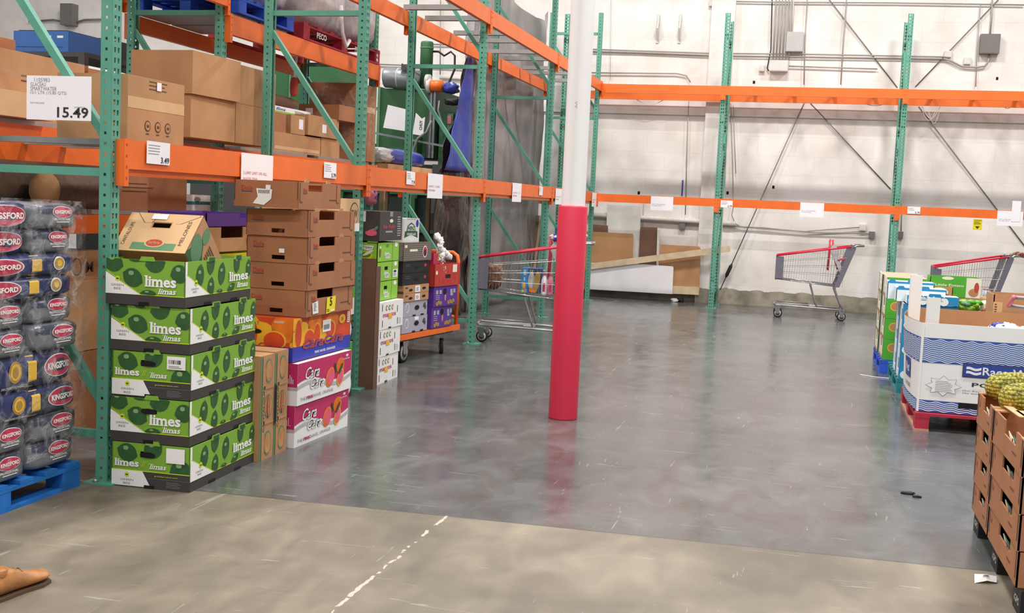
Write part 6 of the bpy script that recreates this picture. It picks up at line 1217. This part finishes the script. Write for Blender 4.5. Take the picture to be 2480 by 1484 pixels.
m_pine()
def pineapple(loc, rot, L, r_, label, seed):
    random.seed(seed); prof = []; n = 30; m_ = 22
    vv = []; ff = []
    for i in range(m_ + 1):
        t = i / m_; rr = r_ * (max(0, 1 - abs(2 * t - 1) ** 3.2)) ** .5
        for k in range(n):
            a = 6.2832 * k / n + (i % 2) * 3.14159 / n; bump = 1 + (.05 if (k + i) % 2 else -.03); vv.append((rr * bump * math.cos(a), rr * bump * math.sin(a), t * L))
    for i in range(m_):
        for k in range(n): ff.append((i * n + k, i * n + (k + 1) % n, (i + 1) * n + (k + 1) % n, (i + 1) * n + k))
    o = MB().add(vv, ff, 'pineskin', True).build('pineapple', None, loc, 0, rot); tag(o, label, 'pineapple', None)
    mb = MB()
    for k in range(26):
        a = 2.4 * k; s = k / 26; sp = .75 - .6 * s; ln = r_ * (1.1 + 1.1 * s); base = V((.012 * math.cos(a), .012 * math.sin(a), L - .012)); d = V((math.cos(a) * sp, math.sin(a) * sp, 1)).normalized()
        mid = base + d * ln * .5; tip = mid + (d + V((math.cos(a), math.sin(a), 0)) * .25).normalized() * ln * .5; w_ = V((-math.sin(a), math.cos(a), 0)) * r_ * .16
        mb.add([base - w_, base + w_, mid + w_ * .9, mid - w_ * .9, tip], [(0, 1, 2, 3), (3, 2, 4)], 'crown')
    mb.build('crown', o); return o
for i, (x, y, z, rx, L, r_, lab) in enumerate(((.865, 5.88, .745, 86, .24, .066, 'pineapple lying furthest back on the trays, half behind the front one'), (.865, 5.50, .752, 88, .25, .068, 'front pineapple lying across both tray columns'), (1.02, 5.1, .76, 80, .22, .068, 'yellow pineapple end at the picture edge on the near column'),
        (1.05, 4.88, .66, 70, .2, .06, 'pineapple sunk in the topmost near tray'))):
    pineapple((x, y, z - .025), (0, R(rx), R((18, 10, 5, -8)[i])), L, r_, lab, 30 + i)
tag(MB().blob((0, 0, 0), .05, .018, .018, 'white', 4, 6).build('plastic_scrap', None, (1.18, 5.75, .86)), 'white plastic cap resting against the pineapples at the picture edge', 'scrap')
for k, (x, y, z) in enumerate(((.90, 5.36, .688), (.93, 5.25, .688))): tag(MB().bar((x, y + .1, z + .012), (x + .02, y - .18, z + .012), .035, .004, 'cardl').build('cardboard_flap', None), 'loose cardboard strip lying on the near pineapple tray, %s' % ('outer', 'inner')[k], 'cardboard')
mb = MB(); random.seed(2)
mb.add([(0, 0, .0), (.05, .015, .012), (.09, .03, .004), (.095, .07, .02), (.05, .085, .006), (.005, .06, .022), (.045, .045, .03)], [(0, 1, 6), (1, 2, 6), (2, 3, 6), (3, 4, 6), (4, 5, 6), (5, 0, 6)], 'white'); mb.add([(.03, .03, .027), (.06, .035, .031), (.055, .06, .03)], [(0, 1, 2)], 'inkg')
tag(mb.build('paper_scrap', None, (.765, 5.07, .001)), 'crumpled printed paper scrap on the floor by the black pallet', 'litter')
tag(MB().box(0, 1.0, 0, 1.1, .1, .12, 'bluep').box(0, .1, 0, 1.1, 0, .1, 'bluep').build('pallet', None, (.93, 3.5, 0)), 'blue pallet corner just entering the picture below the pineapple trays', 'pallet')

# ------------------------------------------------------------------ people
def skin_mesh(name, joints, edges, mat, parent=None, sub=2, root=0):
    me = bpy.data.meshes.new(name); me.from_pydata([j[0] for j in joints], edges, []); me.materials.append(M(mat)); o = bpy.data.objects.new(name, me); C.objects.link(o)
    if parent: o.parent = parent
    o.modifiers.new('skin', 'SKIN'); lay = me.skin_vertices[0].data
    for i, j in enumerate(joints): rr = j[1] if isinstance(j[1], tuple) else (j[1], j[1]); lay[i].radius = rr; lay[i].use_root = (i == root)
    sb = o.modifiers.new('sub', 'SUBSURF'); sb.levels = sub; sb.render_levels = sub
    return o
# figure pushing the cart, facing -x; origin under the hips
pp = tag(empty('person', (2.925, 16.35, 0)), 'person in a white shirt and dark trousers pushing the cart at the picture edge', 'person')
J = [((0, 0, .95), .12), ((0, 0, 1.15), (.13, .10)), ((-.04, 0, 1.36), (.11, .085)), ((-.06, 0, 1.50), .055), ((-.08, 0, 1.58), .06), ((-.095, 0, 1.67), (.105, .11)), ((-.085, 0, 1.76), .085)]
E_ = [(0, 1), (1, 2), (2, 3), (3, 4), (4, 5), (5, 6)]
for s in (-1, 1):
    b0 = len(J); J += [((-.05, s * .18, 1.40), .045), ((.06, s * .25, 1.17), .043), ((-.15, s * .2, 1.10), .032), ((-.215, s * .17, 1.11), .028)]; E_ += [(2, b0), (b0, b0 + 1), (b0 + 1, b0 + 2), (b0 + 2, b0 + 3)]
    b0 = len(J); J += [((0, s * .09, .88), .085), ((-.05 * s, s * .1, .48), .055), ((.08 * s, s * .1, .1), .038), ((.08 * s - .1, s * .11, .05), .035)]; E_ += [(0, b0), (b0, b0 + 1), (b0 + 1, b0 + 2), (b0 + 2, b0 + 3)]
skin_mesh('body', J, E_, 'skin', pp)
skin_mesh('shirt', [((0, 0, .80), (.15, .185)), ((0, 0, 1.0), (.15, .18)), ((0, 0, 1.15), (.145, .17)), ((-.03, 0, 1.36), (.14, .19)), ((-.055, 0, 1.46), (.08, .1)), ((-.05, .19, 1.41), .075), ((.055, .25, 1.18), .06), ((-.03, .235, 1.15), .052), ((-.05, -.19, 1.41), .075), ((.055, -.25, 1.18), .06), ((-.03, -.235, 1.15), .052)], [(0, 1), (1, 2), (2, 3), (3, 4), (3, 5), (5, 6), (6, 7), (3, 8), (8, 9), (9, 10)], 'shirt', pp)
skin_mesh('trousers', [((0, 0, .95), (.11, .14)), ((0, .09, .86), .10), ((-.05, .1, .48), .075), ((.08, .1, .06), .06), ((0, -.09, .86), .105), ((.05, -.1, .48), .075), ((-.08, -.1, .06), .06)], [(0, 1), (1, 2), (2, 3), (0, 4), (4, 5), (5, 6)], 'denim', pp)
MB().blob((-.075, 0, 1.74), .1, .09, .075, 'hair', 2.4, 8, .03).build('hair', pp)
mb = MB().blob((-.168, 0, 1.665), .02, .015, .022, 'skin', 2, 4).blob((-.155, 0, 1.62), .012, .026, .006, 'hpink', 2, 4)
for s in (-1, 1): mb.blob((-.152, s * .033, 1.695), .01, .014, .008, 'white', 2, 4).blob((-.160, s * .033, 1.695), .005, .006, .006, 'ink', 2, 3).blob((-.085, s * .092, 1.67), .02, .01, .03, 'skin', 2, 4)
mb.build('face', pp)
for s in (-1, 1):                                       # hands closed over the handle bar (bar at x=-.5 from the hips)
    hj = [((-.45, s * .17, 1.115), (.02, .032)), ((-.485, s * .165, 1.13), (.014, .036))]; he = [(0, 1)]
    for k in range(4):
        b0 = len(hj); y = s * .165 + (k - 1.5) * .021; hj += [((-.50, y, 1.138), .0095), ((-.528, y, 1.128), .0088), ((-.535, y, 1.105), .0082), ((-.518, y, 1.090 + .003 * k), .0075)]; he += [(1, b0), (b0, b0 + 1), (b0 + 1, b0 + 2), (b0 + 2, b0 + 3)]
    b0 = len(hj); hj += [((-.475, s * .125, 1.115), .011), ((-.495, s * .12, 1.095), .0095), ((-.512, s * .13, 1.088), .008)]; he += [(0, b0), (b0, b0 + 1), (b0 + 1, b0 + 2)]
    hj = [((p_[0] + .24, p_[1], p_[2]), r_) for p_, r_ in hj]
    skin_mesh('hand', hj, he, 'skin', pp)
    sh = MB(); f = s; x0 = .08 * s; sh.blob((x0 - .06, s * .105, .045), .15, .05, .045, 'black', 3, 8).box(x0 - .2, x0 + .08, s * .105 - .045, s * .105 + .045, 0, .015, 'dgrey'); sh.build('shoe', pp)

# shoe entering at the lower left
def shoe(loc, rz, label):
    prof = [(-.145, .030, .058, .02), (-.12, .038, .095, .0), (-.06, .037, .10, .0), (-.02, .036, .085, .0), (.03, .042, .065, 0), (.08, .047, .05, 0), (.115, .042, .04, .003), (.135, .028, .03, .008), (.143, .008, .018, .012)]
    vv = []; ff = []; n = 14
    for (x, w_, h, z0) in prof:
        for k in range(n):
            a = 6.2832 * k / n; vv.append((x + (.006 * math.sin(9 * x * 14) if k < n / 2 else 0), w_ * math.cos(a) * (1 if math.sin(a) < 0 else .88), .012 + z0 + (h / 2) * (1 + math.sin(a))))
    for i in range(len(prof) - 1):
        for k in range(n): ff.append((i * n + k, i * n + (k + 1) % n, (i + 1) * n + (k + 1) % n, (i + 1) * n + k))
    ff += [tuple(range(n))[::-1], tuple(range((len(prof) - 1) * n, len(prof) * n))]
    o = MB().add(vv, ff, 'leather', True).build('shoe', None, loc, rz); sb = o.modifiers.new('sub', 'SUBSURF'); sb.levels = 2; sb.render_levels = 2; tag(o, label, 'shoe')
    MB().prism([(-.148, -.03), (-.1, -.038), (0, -.037), (.08, -.048), (.13, -.035), (.148, 0), (.13, .035), (.08, .048), (0, .037), (-.1, .038), (-.148, .03)], (0, 0, .013), (1, 0, 0), (0, 1, 0), .013, 'inkb').build('sole', o)
    mb = MB()
    for k in range(3): mb.tube([(.0 - .022 * k, -.02, .078 + .005 * k), (.0 - .022 * k, 0, .090 + .005 * k), (.0 - .022 * k, .02, .078 + .005 * k)], .0025, 'inkb', 5)
    mb.build('lace', o)
    MB().lathe([(.030, .085), (.036, .112), (.034, .113), (.028, .088)], 'leather', 16, Matrix.Translation((-.095, 0, 0))).build('collar', o)
    return o
shoe((-2.722, 3.562, 0), R(83), 'tan leather shoe of a passer-by stepping in at the lower left corner')

mb = MB().blob((0, 0, .006), .035, .02, .007, 'black', 3, 4, .3); tag(mb.build('plastic_scrap', None, (.62, 6.62, 0)), 'small dark scrap on the floor left of the pineapple trays, larger one', 'litter')
mb = MB().blob((0, 0, .005), .022, .012, .006, 'black', 3, 4, .3); tag(mb.build('plastic_scrap', None, (.66, 6.56, 0)), 'small dark scrap on the floor left of the pineapple trays, smaller one', 'litter')
a, b_ = onz(2083, 908), onz(2166, 918); mb = MB().tube([(a.x, a.y, .004), (a.x + (b_.x - a.x) * .4, a.y + (b_.y - a.y) * .4 - .05, .004), (b_.x, b_.y, .004)], .006, 'tissue', 5)
tag(mb.build('plastic_strip'), 'thin white plastic strip on the floor in front of the blue green pallet', 'litter')
